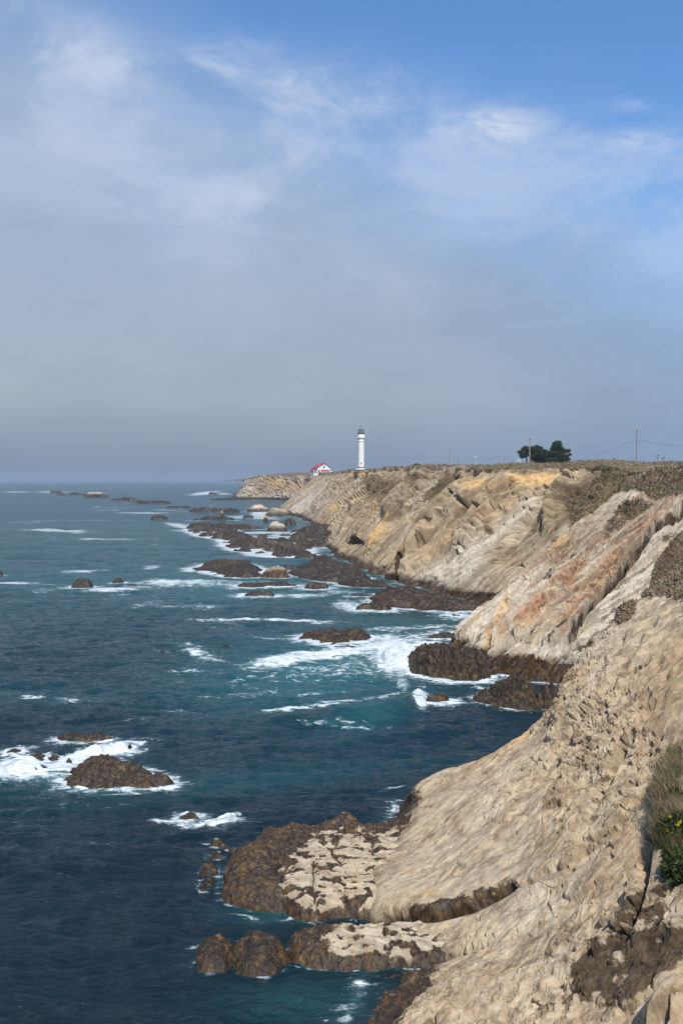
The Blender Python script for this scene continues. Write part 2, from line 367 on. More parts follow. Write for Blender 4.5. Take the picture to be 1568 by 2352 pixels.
def rock(name, poly, H, w, mat, label=None, cat='rock', group=None, bumps=(), rough=0.3, lam=1.1, res=1.0, sdir=(0.3, 1, 0.5), tdir=(1, -0.2, 0), bed=0.25, k=None,
         masks=None, foam=(1.2, 0.8), extra=None, struct=False, ragged=0.25, steep=1.6, chan=0.0):
    Wp = np.array([atZ(p[0], p[1], p[2] if len(p) > 2 else 0.0)[:2] for p in poly])
    # round the outline
    nn = len(Wp); tt = np.linspace(0, nn, nn*5, endpoint=False); i = np.floor(tt).astype(int); fr = (tt-i)[:, None]
    g = lambda q: Wp[(i+q) % nn]
    poly2 = 0.5*((2*g(0))+(-g(-1)+g(1))*fr+(2*g(-1)-5*g(0)+4*g(1)-g(2))*fr**2+(-g(-1)+3*g(0)-3*g(1)+g(2))*fr**3)
    lo, hi = poly2.min(0), poly2.max(0); Y = lo[1]; size = hi-lo
    kk = k or max(0.35, min(size.max()*0.12, 4.0)); mg = 0.8*kk+0.6
    lo = lo-mg; hi = hi+mg
    px = Y/996.0
    cx = max(px*0.8*res, size[0]/420); cy = max(px*1.2*res, size[1]/380)
    nx, ny = int((hi[0]-lo[0])/cx)+4, int((hi[1]-lo[1])/cy)+4
    X, Yg = np.meshgrid(np.linspace(lo[0], hi[0], nx), np.linspace(lo[1], hi[1], ny), indexing='ij')
    Q = np.stack([X, Yg, np.zeros_like(X)], -1); off = (abs(hash(name)) % 7)+lo[0]*0.37
    off = lo[0]*0.37+lo[1]*0.11
    qx = X+fbm(Q, 2.2*kk, 4, off=off)*kk*ragged*4; qy = Yg+fbm(Q, 2.2*kk, 4, off=off+9)*kk*ragged*4
    d = polysd(qx, qy, poly2)
    h = np.where(d > 0, H*(1-np.exp(-np.maximum(d, 0)/w)), d*steep*H/w*0.6)
    for b in bumps:
        c = atZ(b[0], b[1], 0.0)[:2] if len(b) < 6 else np.array(b[4:6])
        rr = b[2]; h = h+b[3]*np.exp(-((X-c[0])**2+(Yg-c[1])**2)/(rr*rr))*(d > -0.3)*np.clip(d/(0.5*w)+0.4, 0, 1)
    hin = np.clip(d/w+0.3, 0, 1)
    Q[..., 2] = h
    h = h+hin*H*rough*fbm(Q, 3.5*kk, 5, 0.6, off=off+2)
    S = strat_coords(Q, sdir, tdir); S[..., 0] += fbm(Q, 8*kk, 2)*1.5*kk
    h = h+hin*bed*kk*(bed_disp(S, lam*kk, 9*kk, 3*kk) if lam >= 1 else 1.5*aniso(S, (lam*kk, 9*kk, 4*kk), 3, 0.6))
    h = h+hin*bed*kk*0.7*terr(aniso(S, (0.5*kk, 1.8*kk, 1.2*kk), 4, 0.6), 4)
    h = h-hin*0.35*rough*kk*np.clip(fbm(Q, 1.6*kk, 4, 0.6, ridged=True, off=off), 0, 1)
    h = h+hin*0.22*kk*max(rough, .25)*fbm(Q, 0.6*kk, 3)+hin*0.16*min(kk, 1.0)*fbm(Q, 0.45*min(kk, 1.2), 4, 0.65)
    if chan: h = h-chan*sstep(0.30, 0.62, fbm(Q, 11*kk/2.2, 3, 0.5, sc3=(0.6, 1.3, 1), ridged=True, off=off+5))
    fc, ce = facets(np.stack([X, Yg, h*1.0], -1), (1.0*kk, 0.7*kk, 0.8*kk), 3)
    h = h+hin*(0.22*fc-0.10*sstep(0.12, 0, ce))*kk*max(bed, .2)*1.6
    P = np.stack([X+hin*0.18*kk*fbm(Q, 1.1*kk, 3, off=4), Yg, h], -1)
    u, v = toPix(P)
    if extra is not None: P[..., 2] += extra(u, v, P, d)
    mk = masks(u, v, P, d) if masks else {}
    A = {'strat': S.astype(np.float32)}
    for q in MASKS: A[q] = np.clip(mk.get(q, np.zeros(X.shape)), 0, 1.2)
    keep = P[..., 2] > -0.7
    Fq = gridF(nx, ny, keep)
    V, Fq, A = compact(P.reshape(-1, 3), Fq, A)
    if not struct:
        c = np.array([(lo[0]+hi[0])/2, (lo[1]+hi[1])/2, 0.0]); V = V-c
    o = mesh_np(name, V, Fq, ROCK[mat] if isinstance(mat, str) else mat, attrs=A, smooth=False)
    if not struct: o.location = c; tag(o, label, cat, group)
    else: tag(o, kind='structure')
    SHORES.append((poly2, True, foam[0], foam[1]))
    return o

SILU = [560, 600, 622, 735, 775, 830, 900, 960, 1000, 1100, 1200, 1320, 1568, 2200]
SILV = [1104, 1093, 1090, 1091.5, 1087.5, 1082, 1079.5, 1077.5, 1076, 1072.5, 1069.5, 1066, 1063.5, 1060]
def plateau_z(x, y):
    return CAMZ+(HOR-np.interp(W0/2+F0*x/y, SILU, SILV))/F0*y
def on_land(u, Y): x = (u-W0/2)/F0*Y; return np.array([x, Y, float(plateau_z(x, Y))])
def bcol(bu, bv, eu, ev, Y, prof=((0.16, 0.20), (0.45, 0.50), (0.78, 0.80)), base=None):
    b = atZ(bu, bv, 0.0) if base is None else np.array(base, float)
    e = atY(eu, ev, Y); dh = e-b; out = dh.copy(); out[2] = 0; out = out/np.linalg.norm(out)
    pts = [b-out*5+np.array([0, 0, -4]), b]
    for h, z in prof: pts.append(b+dh*[h, h, z])
    pts.append(e)
    for D, dz in ((6, .0), (40, .3), (260, .5)):
        q = e+out*D+np.array([D*0.35, D*0.1, 0]); zs = float(plateau_z(q[0], q[1])); q[2] = zs if D > 6 else 0.5*(zs+CAMZ+(e[2]-CAMZ)*q[1]/Y)-0.3
        pts.append(q)
    return pts

# ---- headland far behind the lighthouse
A_ = []
for bx, by, eu, ev in ((-113, 1300, 560, 1104), (-119, 1200, 566, 1103), (-120, 1110, 575, 1102), (-106, 1068, 600, 1092), (-92, 1055, 622, 1089.5), (-74, 1040, 650, 1091), (-58, 1018, 680, 1091), (-42, 1015, 705, 1092), (-20, 1030, 735, 1092), (20, 1040, 770, 1093)):
    A_.append(bcol(0, 0, eu, ev, by+24, base=(bx, by, 0), prof=((0.15, 0.22), (0.40, 0.48), (0.75, 0.86))))
def mA(u, v, P, TI, TJ):
    n = fbm(P, 22, 4)
    return {'veg': sstep(4.85, 5.1, TJ)+ell(u, v, 706, 1110, 10, 16)*1.1+0.5*ell(u, v, 725, 1105, 22, 9), 'pale': 0.8*ell(u, v, 566, 1120, 12, 18)+0.5*sstep(1128, 1138, v)*(n > 0),
            'ochre': (ell(u, v, 640, 1106, 40, 9)+0.8*ell(u, v, 598, 1098, 10, 8))*sstep(-0.25, 0.3, n)*0.9, 'red': 0.6*ell(u, v, 640, 1115, 40, 8)}
tjc = np.concatenate([np.linspace(0.6, 5, 150), np.linspace(5.05, 8, 25)])
cliff('headland', A_, np.linspace(0, 9, 260), tjc, ROCK['far'], (1, 0.5, 0.25), (0.1, 0.35, 1), k=4.0, amps=(0.9, 0.35, 0.3), masks=mA,
      fade=lambda a, b, P: sstep(5.2, 4.8, b))
SHORES.append((np.array([c[1][:2] for c in A_]), False, 3.0, 0.6))

# ---- long bluff that carries the lighthouse
B_ = [bcol(1400, 1400, 1560, 1064, 150, base=(50, 150, 0)),
      bcol(1250, 1400, 1480, 1066, 158, base=(32, 152, 0)),
      bcol(1135, 1388, 1395, 1070, 170, base=(25, 160, 0)),
      bcol(1050, 1375, 1322, 1076, 179),
      bcol(975, 1357, 1210, 1081, 191, prof=((0.22, 0.16), (0.45, 0.42), (0.78, 0.82))),
      bcol(925, 1343, 1138, 1082, 203, prof=((0.25, 0.14), (0.45, 0.40), (0.78, 0.82))),
      bcol(868, 1320, 1075, 1079, 227),
      bcol(795, 1290, 985, 1079, 268),
      bcol(758, 1262, 935, 1080, 310),
      bcol(762, 1240, 905, 1080, 352),
      bcol(742, 1218, 868, 1081, 416),
      bcol(712, 1199, 830, 1082, 496),
      bcol(672, 1183, 775, 1086, 600),
      bcol(640, 1170, 738, 1092, 700, prof=((0.2, 0.14), (0.5, 0.46), (0.8, 0.78))),
      bcol(0, 0, 742, 1093, 760, base=(-38, 745, 0)),
      bcol(0, 0, 775, 1093, 800, base=(-20, 830, 0)),
      bcol(0, 0, 800, 1094, 860, base=(0, 880, 0))]
def mB(u, v, P, TI, TJ):
    n = fbm(P, 16, 4); n2 = fbm(P, 34, 3, off=3)
    top = sstep(4.80, 5.02, TJ+n*0.45)
    veg = top*1.1
    for cu, cv, ru, rv, an, s in ((1400, 1125, 70, 55, 50, 1.3), (1345, 1190, 40, 60, 42, 1.2), (1280, 1250, 28, 50, 42, .6), (1050, 1095, 70, 16, 15, .7), (900, 1130, 60, 30, 40, .62), (985, 1130, 40, 45, 40, .7),
                                (905, 1175, 25, 40, 35, .6), (860, 1120, 40, 20, 30, .7), (1020, 1150, 20, 60, 45, .55), (840, 1190, 18, 30, 30, .45), (1125, 1222, 9, 9, 0, .9), (1180, 1170, 60, 25, 40, .25), (1060, 1210, 70, 18, 42, .3),
                                (1250, 1160, 70, 30, 40, .30), (1090, 1145, 30, 20, 40, .35)):
        veg = veg+s*ell(u, v, cu, cv, ru, rv, an)
    veg = veg*sstep(-0.55, 0.15, n+0.15)
    soil = 0.50*sstep(0.9, 0.2, (v-np.interp(u, [600, 760, 1100, 1400], [1095, 1088, 1085, 1080]))/90)*(u < 1150)*sstep(-.35, .25, n+0.6*n2)
    veg = np.maximum(veg, soil)
    pale = 0.0
    for cu, cv, ru, rv, an in ((720, 1135, 60, 15, 45), (690, 1160, 30, 20, 35), (985, 1122, 30, 10, 50), (1105, 1260, 130, 22, 42), (1190, 1185, 130, 10, 40), (950, 1230, 50, 10, 45), (1060, 1325, 110, 40, 10)):
        pale = pale+ell(u, v, cu, cv, ru, rv, an)*0.95
    pale = pale*sstep(-.45, .1, n2+0.5*n)
    ochre = 0.0
    for cu, cv, ru, rv, an in ((880, 1222, 34, 5.5, 54), (868, 1250, 30, 5.0, 54), (925, 1285, 26, 5, 55), (1290, 1096, 40, 10, 0), (1180, 1105, 60, 8, 10), (1100, 1115, 26, 8, 40), (760, 1170, 20, 5, 50), (830, 1085, 60, 5, 0), (1230, 1110, 70, 14, 5)):
        ochre = ochre+ell(u, v, cu, cv, ru, rv, an, 3)*0.9
    ochre = ochre*sstep(-0.6, -0.1, n)
    red = 0.8*ell(u, v, 745, 1190, 40, 6, 52)+0.6*ell(u, v, 1110, 1190, 120, 30, 42)+0.7*ell(u, v, 1265, 1115, 60, 25, 0)+0.5*ell(u, v, 1170, 1120, 60, 14, 10)+0.5*ell(u, v, 1150, 1310, 60, 10, 30)+0.45*ell(u, v, 860, 1175, 60, 20, 40)
    stain_shade = 0.9*ell(u, v, 812, 1245, 22, 11, 0, 4)+0.95*ell(u, v, 885, 1338, 28, 14, 10, 3)+1.0*ell(u, v, 925, 1303, 34, 6.5, 58, 3)  # dark patches over the hollows carved into this face
    return dict(veg=veg, pale=pale, ochre=ochre, red=red, stain_shade=stain_shade, algae_shade=0.9*ell(u, v, 1060, 1372, 120, 14, -3, 4))
def xB(u, v, P, TI, TJ):
    d = -2.6*ell(u, v, 925, 1305, 36, 6, 58, 3)-4.5*ell(u, v, 890, 1341, 24, 11, 5, 3)-2.0*ell(u, v, 812, 1245, 20, 10, 0, 4)+2.0*ell(u, v, 878, 1225, 44, 5, 54, 3)+1.5*ell(u, v, 868, 1250, 30, 5, 54)
    # overhanging sod rim and gullies below it
    d = d+0.7*ell(TJ*100, TJ*0, 488, 0, 9, 1)*(1+fbm(P, 9, 3))
    d = d-3.5*ell(u, v, 1380, 1180, 35, 120, -42)
    wob = 8*fbm(P, 12, 3)
    for pts, wd, am in (([(1098, 1098), (1010, 1190), (930, 1290), (908, 1335)], 15, 3.2), ([(1062, 1098), (1000, 1160), (950, 1218)], 13, -5.0), ([(985, 1092), (930, 1150), (880, 1205)], 12, 3.0), ([(950, 1090), (905, 1135), (850, 1190)], 10, -4.5),
                        ([(1200, 1090), (1120, 1190), (1040, 1290)], 16, 2.2), ([(1165, 1095), (1090, 1180), (1020, 1260)], 11, -2.6), ([(880, 1090), (840, 1130), (800, 1180)], 8, 3.0), ([(850, 1090), (815, 1130), (770, 1180)], 8, -4.5),
                        ([(790, 1092), (750, 1140), (715, 1180)], 7, 3.0), ([(1260, 1130), (1190, 1220), (1130, 1310)], 12, -1.8), ([(1322, 1090), (1300, 1140), (1240, 1230)], 12, 2.4), ([(820, 1088), (790, 1110), (745, 1165)], 6, -3.5)):
        q, t = segdist(u+wob, v, pts); d = d+am*np.exp(-(q/wd)**2)*sstep(0, .12, t)*sstep(1.0, .75, t)
    d = d+1.5*sstep(-.1, .4, fbm(P, 26, 2, off=11))*sstep(4.9, 3.5, TJ)
    return d
tjb = np.concatenate([np.linspace(0.7, 5, 400), np.linspace(5.03, 8, 50)])
oB, PB, mkB, nB_ = cliff('bluff', B_, np.concatenate([np.linspace(0, 7, 1000)[:-1], np.linspace(7, 16, 800)]), tjb, ROCK['mid'], (-0.147, 0.907, 0.221), (0.80, -0.04, 0.70), k=2.2, amps=(1.0, 0.5, 0.34), masks=mB, extra=xB,
      fade=lambda a, b, P: (0.05+0.95*sstep(4.98, 4.6, b))*(1-0.45*sstep(280, 520, P[..., 1])))
SHORES.append((np.array([c[1][:2] for c in B_[1:]]), False, 2.5, 0.55))

# ---- striped fin of tilted beds
def ccol(f, m1, m2, r, bk1, bk2):
    f = np.array(f, float); return [f+[-1.0, -4, -4], f, m1, m2, r, bk1, bk2]
def lerp(a, b, t, dz=0): c = np.array(a)+(np.array(b)-np.array(a))*t; c[2] += dz; return c
def Cst(f, r, back, d1=0.6, d2=0.8):
    f = np.array(f, float); r = np.array(r, float)
    return [f+[-1.0, -3, -4], f, lerp(f, r, 0.22, d1+0.6), lerp(f, r, 0.6, d2), r, lerp(r, back, 0.4, 0.3), np.array(back, float)]
C_ = [Cst(atZ(1030, 1500), atZ(1042, 1478, 0.2), (12.5, 121, -3), 0, 0),
      Cst(atZ(1060, 1512), atY(1062, 1458, 117), (14, 124, -3), 0.2, 0.2),
      Cst(atZ(1112, 1545), atY(1085, 1438, 119), (17, 129, -3)),
      Cst(atZ(1180, 1560), atY(1125, 1402, 121), (20, 134, -3)),
      Cst(atZ(1260, 1572), atY(1170, 1362, 123), (24, 140, -2)),
      Cst(atZ(1345, 1580), atY(1235, 1288, 128), (32, 146, 2)),
      Cst((29, 100, 0), atY(1318, 1222, 134), (40, 150, 9)),
      Cst((34, 103, 0), atY(1380, 1170, 139), (47, 154, 15)),
      Cst((38, 106, 1), atY(1453, 1116, 145), (54, 158, 20)),
      Cst((43, 108, 5), atY(1530, 1092, 148), (60, 162, 21.5)),
      Cst((52, 110, 8), atY(1620, 1080, 150), (70, 162, 22.5)),
      Cst((70, 112, 12), atY(1760, 1070, 152), (90, 165, 23))]
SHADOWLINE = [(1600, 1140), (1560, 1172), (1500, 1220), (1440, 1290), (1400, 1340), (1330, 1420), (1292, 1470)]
def below_line(u, v, pts):
    xs = np.array([p[0] for p in pts][::-1], float); ys = np.array([p[1] for p in pts][::-1], float)
    return v-np.interp(u, xs, ys)
def mC(u, v, P, TI, TJ):
    n = fbm(P, 6, 4); n2 = fbm(P, 2.5, 3, off=3)
    wob = n*14
    bl = below_line(u, v, SHADOWLINE)
    veg = 1.2*sstep(14, -6, below_line(u, v, [(1640, 1140), (1540, 1145), (1470, 1132), (1430, 1128), (1330, 1150), (1290, 1190)])+wob)
    veg = veg+1.1*ell(u, v, 1420, 1195, 60, 20, 45, 3)*sstep(-.3, .1, n)+0.9*ell(u, v, 1480, 1165, 60, 18, 42)*sstep(-.3, .2, n)
    veg = veg+1.2*sstep(-10, 8, below_line(u, v, [(1640, 1215), (1545, 1250), (1510, 1290), (1495, 1330), (1470, 1390), (1420, 1440), (1380, 1480), (1340, 1520), (1300, 1700)])+wob*1.3)
    dr = sstep(0.0, 1.0, 0)
    stripe = lambda a, b, wd: np.exp(-(segdist(u, v, [a, b])[0]/wd)**2)
    pale = stripe((1468, 1135), (1180, 1440), 15)+0.9*stripe((1390, 1255), (1170, 1490), 9)+0.9*stripe((1150, 1375), (1070, 1480), 14)+0.7*stripe((1225, 1290), (1130, 1420), 10)+0.8*sstep(10, 40, bl)*sstep(1540, 1500, v)*0.8+0.5*sstep(1440, 1480, v)*sstep(1540, 1510, v)
    red = stripe((1440, 1180), (1190, 1440), 11)+stripe((1470, 1215), (1290, 1440), 20)*1.1+stripe((1540, 1165), (1310, 1430), 17)*1.1+0.7*stripe((1320, 1245), (1150, 1460), 6)+0.8*stripe((1360, 1270), (1230, 1440), 7)
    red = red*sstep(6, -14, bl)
    pale = pale*(1-0.8*np.clip(red, 0, 1))
    s0 = P@unit((0.70, -0.71, 0.05))+0.14*fbm(P, 9, 3); t0 = P@unit((0.64, 0.64, 0.42)); up = sstep(1540, 1490, v)
    pale = np.clip(pale+0.8*up*sstep(0.12, 0.28, pn(s0*0.50+9, t0*0.03, 3)), 0, 1)
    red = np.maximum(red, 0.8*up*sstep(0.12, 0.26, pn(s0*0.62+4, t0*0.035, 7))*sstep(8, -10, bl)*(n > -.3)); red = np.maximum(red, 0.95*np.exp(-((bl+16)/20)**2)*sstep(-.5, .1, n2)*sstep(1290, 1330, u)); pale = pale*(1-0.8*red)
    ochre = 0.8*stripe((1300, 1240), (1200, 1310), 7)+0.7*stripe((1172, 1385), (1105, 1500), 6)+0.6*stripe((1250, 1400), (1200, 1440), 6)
    stain_shade = 0.6*stripe((1165, 1410), (1120, 1480), 3)+0.62*up*sstep(0.20, 0.32, pn(s0*1.5, t0*0.09, 1))*sstep(-.3, .3, n)
    stain_shade = stain_shade+0.75*np.exp(-((bl-2)/6)**2)*sstep(-.4, .1, n2)*sstep(1280, 1320, u)  # painted shadow of the overhang, a thin dark line under the red beds
    return dict(veg=veg, pale=np.clip(pale, 0, 1), red=np.clip(red, 0, 1), ochre=np.clip(ochre, 0, 1)*sstep(-.4, 0, n), stain_shade=stain_shade,
                algae_shade=1.1*sstep(-12, 8, v-np.interp(u, [1000, 1100, 1150, 1250, 1350], [1500, 1530, 1512, 1520, 1522])+n2*14)*sstep(1390, 1360, u))
def xC(u, v, P, TI, TJ):
    bl = below_line(u, v, SHADOWLINE)
    ridge = -0.5*sstep(-3, 8, bl+10*fbm(P, 3.5, 4))-2.6*np.exp(-((bl+10*fbm(P, 3.5, 4)-7)/7)**2)*sstep(-.5, 0, fbm(P, 9, 2, off=3)+.2)*sstep(1290, 1330, u)*sstep(70, 150, 1600-v)       # step down under the red beds
    d = ridge*sstep(1600, 1480, v)
    s0 = P@unit((0.70, -0.71, 0.05))+0.14*fbm(P, 9, 3); t0 = P@unit((0.64, 0.64, 0.42)); d = d+0.7*sstep(0.10, 0.22, pn(s0*0.50+9, t0*0.03, 3))+0.45*sstep(0.08, 0.16, pn(s0*1.1+2, t0*0.06, 8))-0.6*sstep(0.22, 0.3, pn(s0*1.5, t0*0.09, 1))
    for a, b, wd, am in (((1210, 1340), (1120, 1480), 4, -0.7), ((1395, 1235), (1150, 1500), 3.5, -0.5), ((1330, 1260), (1215, 1400), 3, -0.5), ((1440, 1250), (1290, 1440), 4, -0.7), ((1468, 1135), (1180, 1440), 14, 0.6), ((1540, 1170), (1330, 1400), 8, 0.8), ((1245, 1478), (1228, 1530), 4, -.8), ((1330, 1440), (1295, 1500), 4, -.7)):
        q, t = segdist(u, v, [a, b]); d = d+am*np.exp(-(q/wd)**2)
    return d
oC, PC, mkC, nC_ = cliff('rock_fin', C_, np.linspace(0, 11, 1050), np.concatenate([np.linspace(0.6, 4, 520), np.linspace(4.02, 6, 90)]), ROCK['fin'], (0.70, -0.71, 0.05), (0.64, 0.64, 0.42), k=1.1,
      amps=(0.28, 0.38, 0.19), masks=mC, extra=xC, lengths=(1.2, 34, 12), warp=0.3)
SHORES.append((np.array([c[1][:2] for c in C_[:8]]), False, 1.2, 0.7))

# ---- near cliff face, from under the camera's right hand out to the nose
Z = lambda u, v, z: atZ(u, v, z)
Y_ = lambda u, v, Y: atY(u, v, Y)
w_ = lambda *a: np.array(a, float)
D_ = [[w_(-3, 22, -5), w_(2, 22, -1), w_(6, 22, 2.0), w_(9, 21, 5), w_(12, 20, 9), w_(16, 19, 15), w_(21, 18, 21), w_(40, 16, 21.5)],
      [Z(700, 2600, -4), Z(760, 2520, -1), Z(1000, 2500, 1.2), Z(1300, 2480, 2.0), Y_(1560, 2420, 27.5), Y_(1850, 2150, 28), w_(22, 26, 21), w_(42, 25, 21.5)],
      [Z(730, 2440, -4), Z(800, 2395, -1), Z(960, 2330, 1.1), Z(1200, 2300, 2.0), Y_(1440, 2240, 31.5), Y_(1620, 2040, 32.5), w_(25, 32, 20.5), w_(45, 32, 22)],
      [Z(780, 2260, -4), Z(860, 2240, -1), Z(1040, 2190, 1.0), Z(1230, 2150, 2.4), Y_(1400, 2050, 36.5), Y_(1568, 1850, 38), w_(27.5, 37, 20.8), w_(46, 38, 22.2)],
      [Z(770, 2120, -4), Z(850, 2090, 0.2), Z(1030, 2070, 1.35), Y_(1200, 1990, 43), Y_(1350, 1850, 44), Y_(1500, 1680, 45.5), w_(30, 45, 21), w_(50, 46, 22.3)],
      [Z(750, 2000, -3), Z(840, 1985, 0.6), Z(985, 1945, 1.45), Y_(1150, 1855, 50.0), Y_(1300, 1740, 51), Y_(1450, 1570, 52.5), w_(32, 53, 21), w_(54, 54, 22.3)],
      [Z(850, 1920, -4), Z(900, 1892, -0.6), Y_(955, 1822, 56.5), Y_(1075, 1785, 56.5), Y_(1225, 1695, 57.5), Y_(1400, 1500, 60), w_(36, 62, 21), w_(58, 62, 22.3)],
      [w_(0.5, 62, -4), w_(3.2, 61.2, -0.8), Y_(985, 1783, 59), Y_(1110, 1742, 60.5), Y_(1285, 1625, 64), Y_(1475, 1372, 75), w_(46, 82, 20.8), w_(66, 80, 22.3)],
      [w_(4, 66, -5), w_(6.5, 65, -1.5), w_(9, 64.5, 1.2), w_(11.8, 65, 2.6), w_(17, 69, 5.8), w_(25.5, 80, 9.2), w_(50, 91, 20.5), w_(72, 90, 22.3)],
      [w_(8, 70, -6), w_(10.5, 70, -4), w_(13, 70, -1.5), w_(16, 72, 0.5), w_(21, 77, 3.5), w_(29, 88, 8.6), w_(53, 99, 20.3), w_(77, 99, 22.3)],
      [w_(13, 78, -7), w_(16, 78, -5), w_(19, 79, -3), w_(22, 81, -1), w_(27, 85, 3.0), w_(35, 92, 9), w_(54, 106, 20.2), w_(80, 108, 22.3)]]
WET = [(1560, 2060), (1450, 2060), (1385, 2130), (1350, 2175), (1330, 2240), (1400, 2260), (1470, 2270), (1530, 2220), (1568, 2130)]
def mD(u, v, P, TI, TJ):
    n = fbm(P, 2.4, 5, 0.6); n2 = fbm(P, 0.9, 4, 0.6, off=4); n3 = fbm(P, 5, 3, off=8)
    pl = lambda *a: ell(u, v, *a)
    # brown seepage in the lower right
    st = 0.95*pl(1400, 2195, 105, 55, 20, 3)+0.9*pl(1455, 2080, 50, 85, -25, 3)+0.95*pl(1520, 2180, 85, 50, 40, 3)+0.8*pl(1380, 2290, 90, 30, 5, 3)+0.75*pl(1345, 2235, 50, 22, 20)+0.8*pl(1515, 2070, 30, 60, -20, 3)+0.55*pl(1440, 2260, 90, 30, 0)+0.6*pl(1210, 2265, 30, 14, 30)
    st = np.clip(st, 0, 1)*(0.60+1.5*n+1.1*n2)+0.2*pl(1500, 1950, 20, 50, -20)
    st = st*(1-pl(1545, 2300, 60, 40, 45, 4))
    st = st+0.8*np.exp(-(segdist(u, v, [(1490, 1905), (1478, 1960), (1470, 2020), (1455, 2080), (1440, 2130)])[0]/6)**2)  # dark shade painted down the carved groove
    st = st+1.3*np.exp(-(segdist(u, v, [(900, 2105), (1000, 2096), (1080, 2078), (1165, 2036)])[0]/17)**2)  # shade of the undercut painted dark along the crevice
    for cu, cv, r in ((1400, 1640, 9), (1385, 1790, 18), (1340, 1590, 8), (1460, 1700, 14), (1430, 1560, 10), (1480, 1470, 9), (1500, 1870, 8), (1290, 1900, 6)):
        st = st+0.45*pl(cu, cv, r*1.6, r*0.7, 45)*(n2 > -0.1)
    st = st+0.30*sstep(-.2, .35, n3+.3*n)*(pl(1060, 1860, 110, 50, 40)+pl(1000, 2010, 90, 40, 10)+pl(1170, 2020, 60, 30, 20)+.8*pl(1180, 2190, 120, 40, 30)+.7*pl(1440, 1760, 60, 110, -30)+.8*pl(1500, 1560, 60, 100, -30))
    veg = 0.0
    for cu, cv, ru, rv, an, s in ((1545, 1800, 26, 95, -8, 1.5), (1555, 1990, 26, 45, 10, 1.4), (1540, 1900, 28, 45, 0, 1.5), (1500, 1340, 45, 26, 60, 1.0), (1440, 1410, 34, 18, 60, 1.0), (1545, 1330, 50, 60, 60, 1.2), (1568, 1420, 60, 26, 50, 0.5), (1500, 1430, 60, 14, 45, .35)):
        veg = veg+s*pl(cu, cv, ru, rv, an, 3)
    pale = 0.8*sstep(0, 1, 0)+0.75*pl(1080, 1900, 90, 28, 40)+0.6*pl(1150, 1800, 90, 22, 40)+0.75*pl(1230, 2080, 140, 60, 25)*1+0.95*pl(1530, 2300, 60, 22, 45, 3)+0.5*pl(1010, 1775, 50, 14, 10)+0.55*pl(1120, 2000, 60, 10, 35)+0.5*pl(1060, 1950, 90, 30, 30)
    ochre = 0.9*pl(1190, 1694, 24, 11, 30, 3)*1+0.5*pl(1120, 1740, 50, 6, 32)+0.55*pl(1000, 2050, 70, 10, 5)*sstep(-.2, .2, n2)+0.5*pl(1020, 2265, 80, 25, 10)*sstep(0, .4, n2)
    red = 0.45*sstep(0.0, 0.5, n3+0.2*n)*sstep(1850, 1550, v)+0.35*pl(1330, 1560, 60, 10, 50)
    al_shade = 1.0*pl(925, 1850, 26, 52, -50, 3)+0.9*pl(890, 1895, 60, 16, 5, 4)+1.0*np.exp(-(segdist(u, v, [(940, 2088), (1000, 2080), (1070, 2064), (1130, 2040)])[0]/13)**2)  # last term paints the undercut's brown and its hidden shade above the crevice
    al_shade = al_shade+1.0*sstep(30, -40, (u-np.interp(v, [2140, 2200, 2260, 2310, 2352, 2450], [1000, 1030, 1010, 975, 950, 930]))+n*90)*sstep(2150, 2180, v)
    al_shade = al_shade+0.75*pl(1200, 2320, 120, 26, 0, 3)*sstep(0.0, 0.35, n2+0.3*n)
    return dict(veg=veg, pale=pale*(0.5+1.1*n), ochre=ochre, red=red, stain_shade=st, algae_shade=al_shade)
def fD(a, b, P):
    u, v = toPix(P); q = sstep(1080, 1330, u+0.35*(1900-v)+60*fbm(P, 5, 2, off=44))
    return 0.42+0.58*q
def xD(u, v, P, TI, TJ):
    d = 0
    for pts, wd, am in (([(880, 2104), (940, 2098), (1000, 2094), (1080, 2074), (1165, 2032)], 12, -2.0), ([(1150, 2040), (1220, 2020), (1245, 2002), (1300, 1985), (1370, 1940)], 6, -0.28),
                        ([(1490, 1905), (1478, 1960), (1470, 2020), (1452, 2085), (1420, 2150)], 11, -0.65), ([(880, 2230), (980, 2215), (1040, 2185), (1120, 2160)], 9, -0.5),
                        ([(1360, 1610), (1300, 1700), (1240, 1780)], 6, -0.25), ([(1470, 1470), (1380, 1600), (1330, 1650)], 6, -0.3), ([(1520, 1600), (1450, 1690), (1390, 1800), (1340, 1880)], 8, -0.4),
                        ([(1480, 2352), (1540, 2270), (1600, 2200)], 10, -0.35), ([(1350, 1930), (1420, 1900), (1480, 1820)], 5, -0.2)):
        q, t = segdist(u, v, pts); d = d+am*np.exp(-(q/wd)**2)*np.minimum(1, 6*np.minimum(t+0.1, 1.06-t))
    q = u-1480+0*v
    d = d+0.8*ell(u, v, 1545, 2310, 70, 40, 45, 4)+0.4*ell(u, v, 1230, 2050, 60, 10, 25)
    # crumbly upper face
    cr = sstep(1950, 1650, v)*sstep(1200, 1330, u)
    d = d+cr*0.32*(fbm(P, 1.1, 4, 0.6, sc3=(0.6, 0.9, 1.6), ridged=True, off=21)-0.2)
    # knobbly tidal bench at the bottom
    kb = sstep(2190, 2260, v)*sstep(1420, 1300, u)
    d = d+kb*0.30*fbm(P, 0.9, 3, ridged=True, off=31)
    return d
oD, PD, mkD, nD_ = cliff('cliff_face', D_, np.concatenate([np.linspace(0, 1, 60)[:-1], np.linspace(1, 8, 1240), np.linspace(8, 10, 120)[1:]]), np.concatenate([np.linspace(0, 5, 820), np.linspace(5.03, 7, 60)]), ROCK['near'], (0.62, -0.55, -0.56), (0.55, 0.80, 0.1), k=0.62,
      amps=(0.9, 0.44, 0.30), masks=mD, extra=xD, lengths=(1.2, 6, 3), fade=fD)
SHORES.append((np.array([c[1][:2] for c in D_[:8]]), False, 0.6, 0.5))

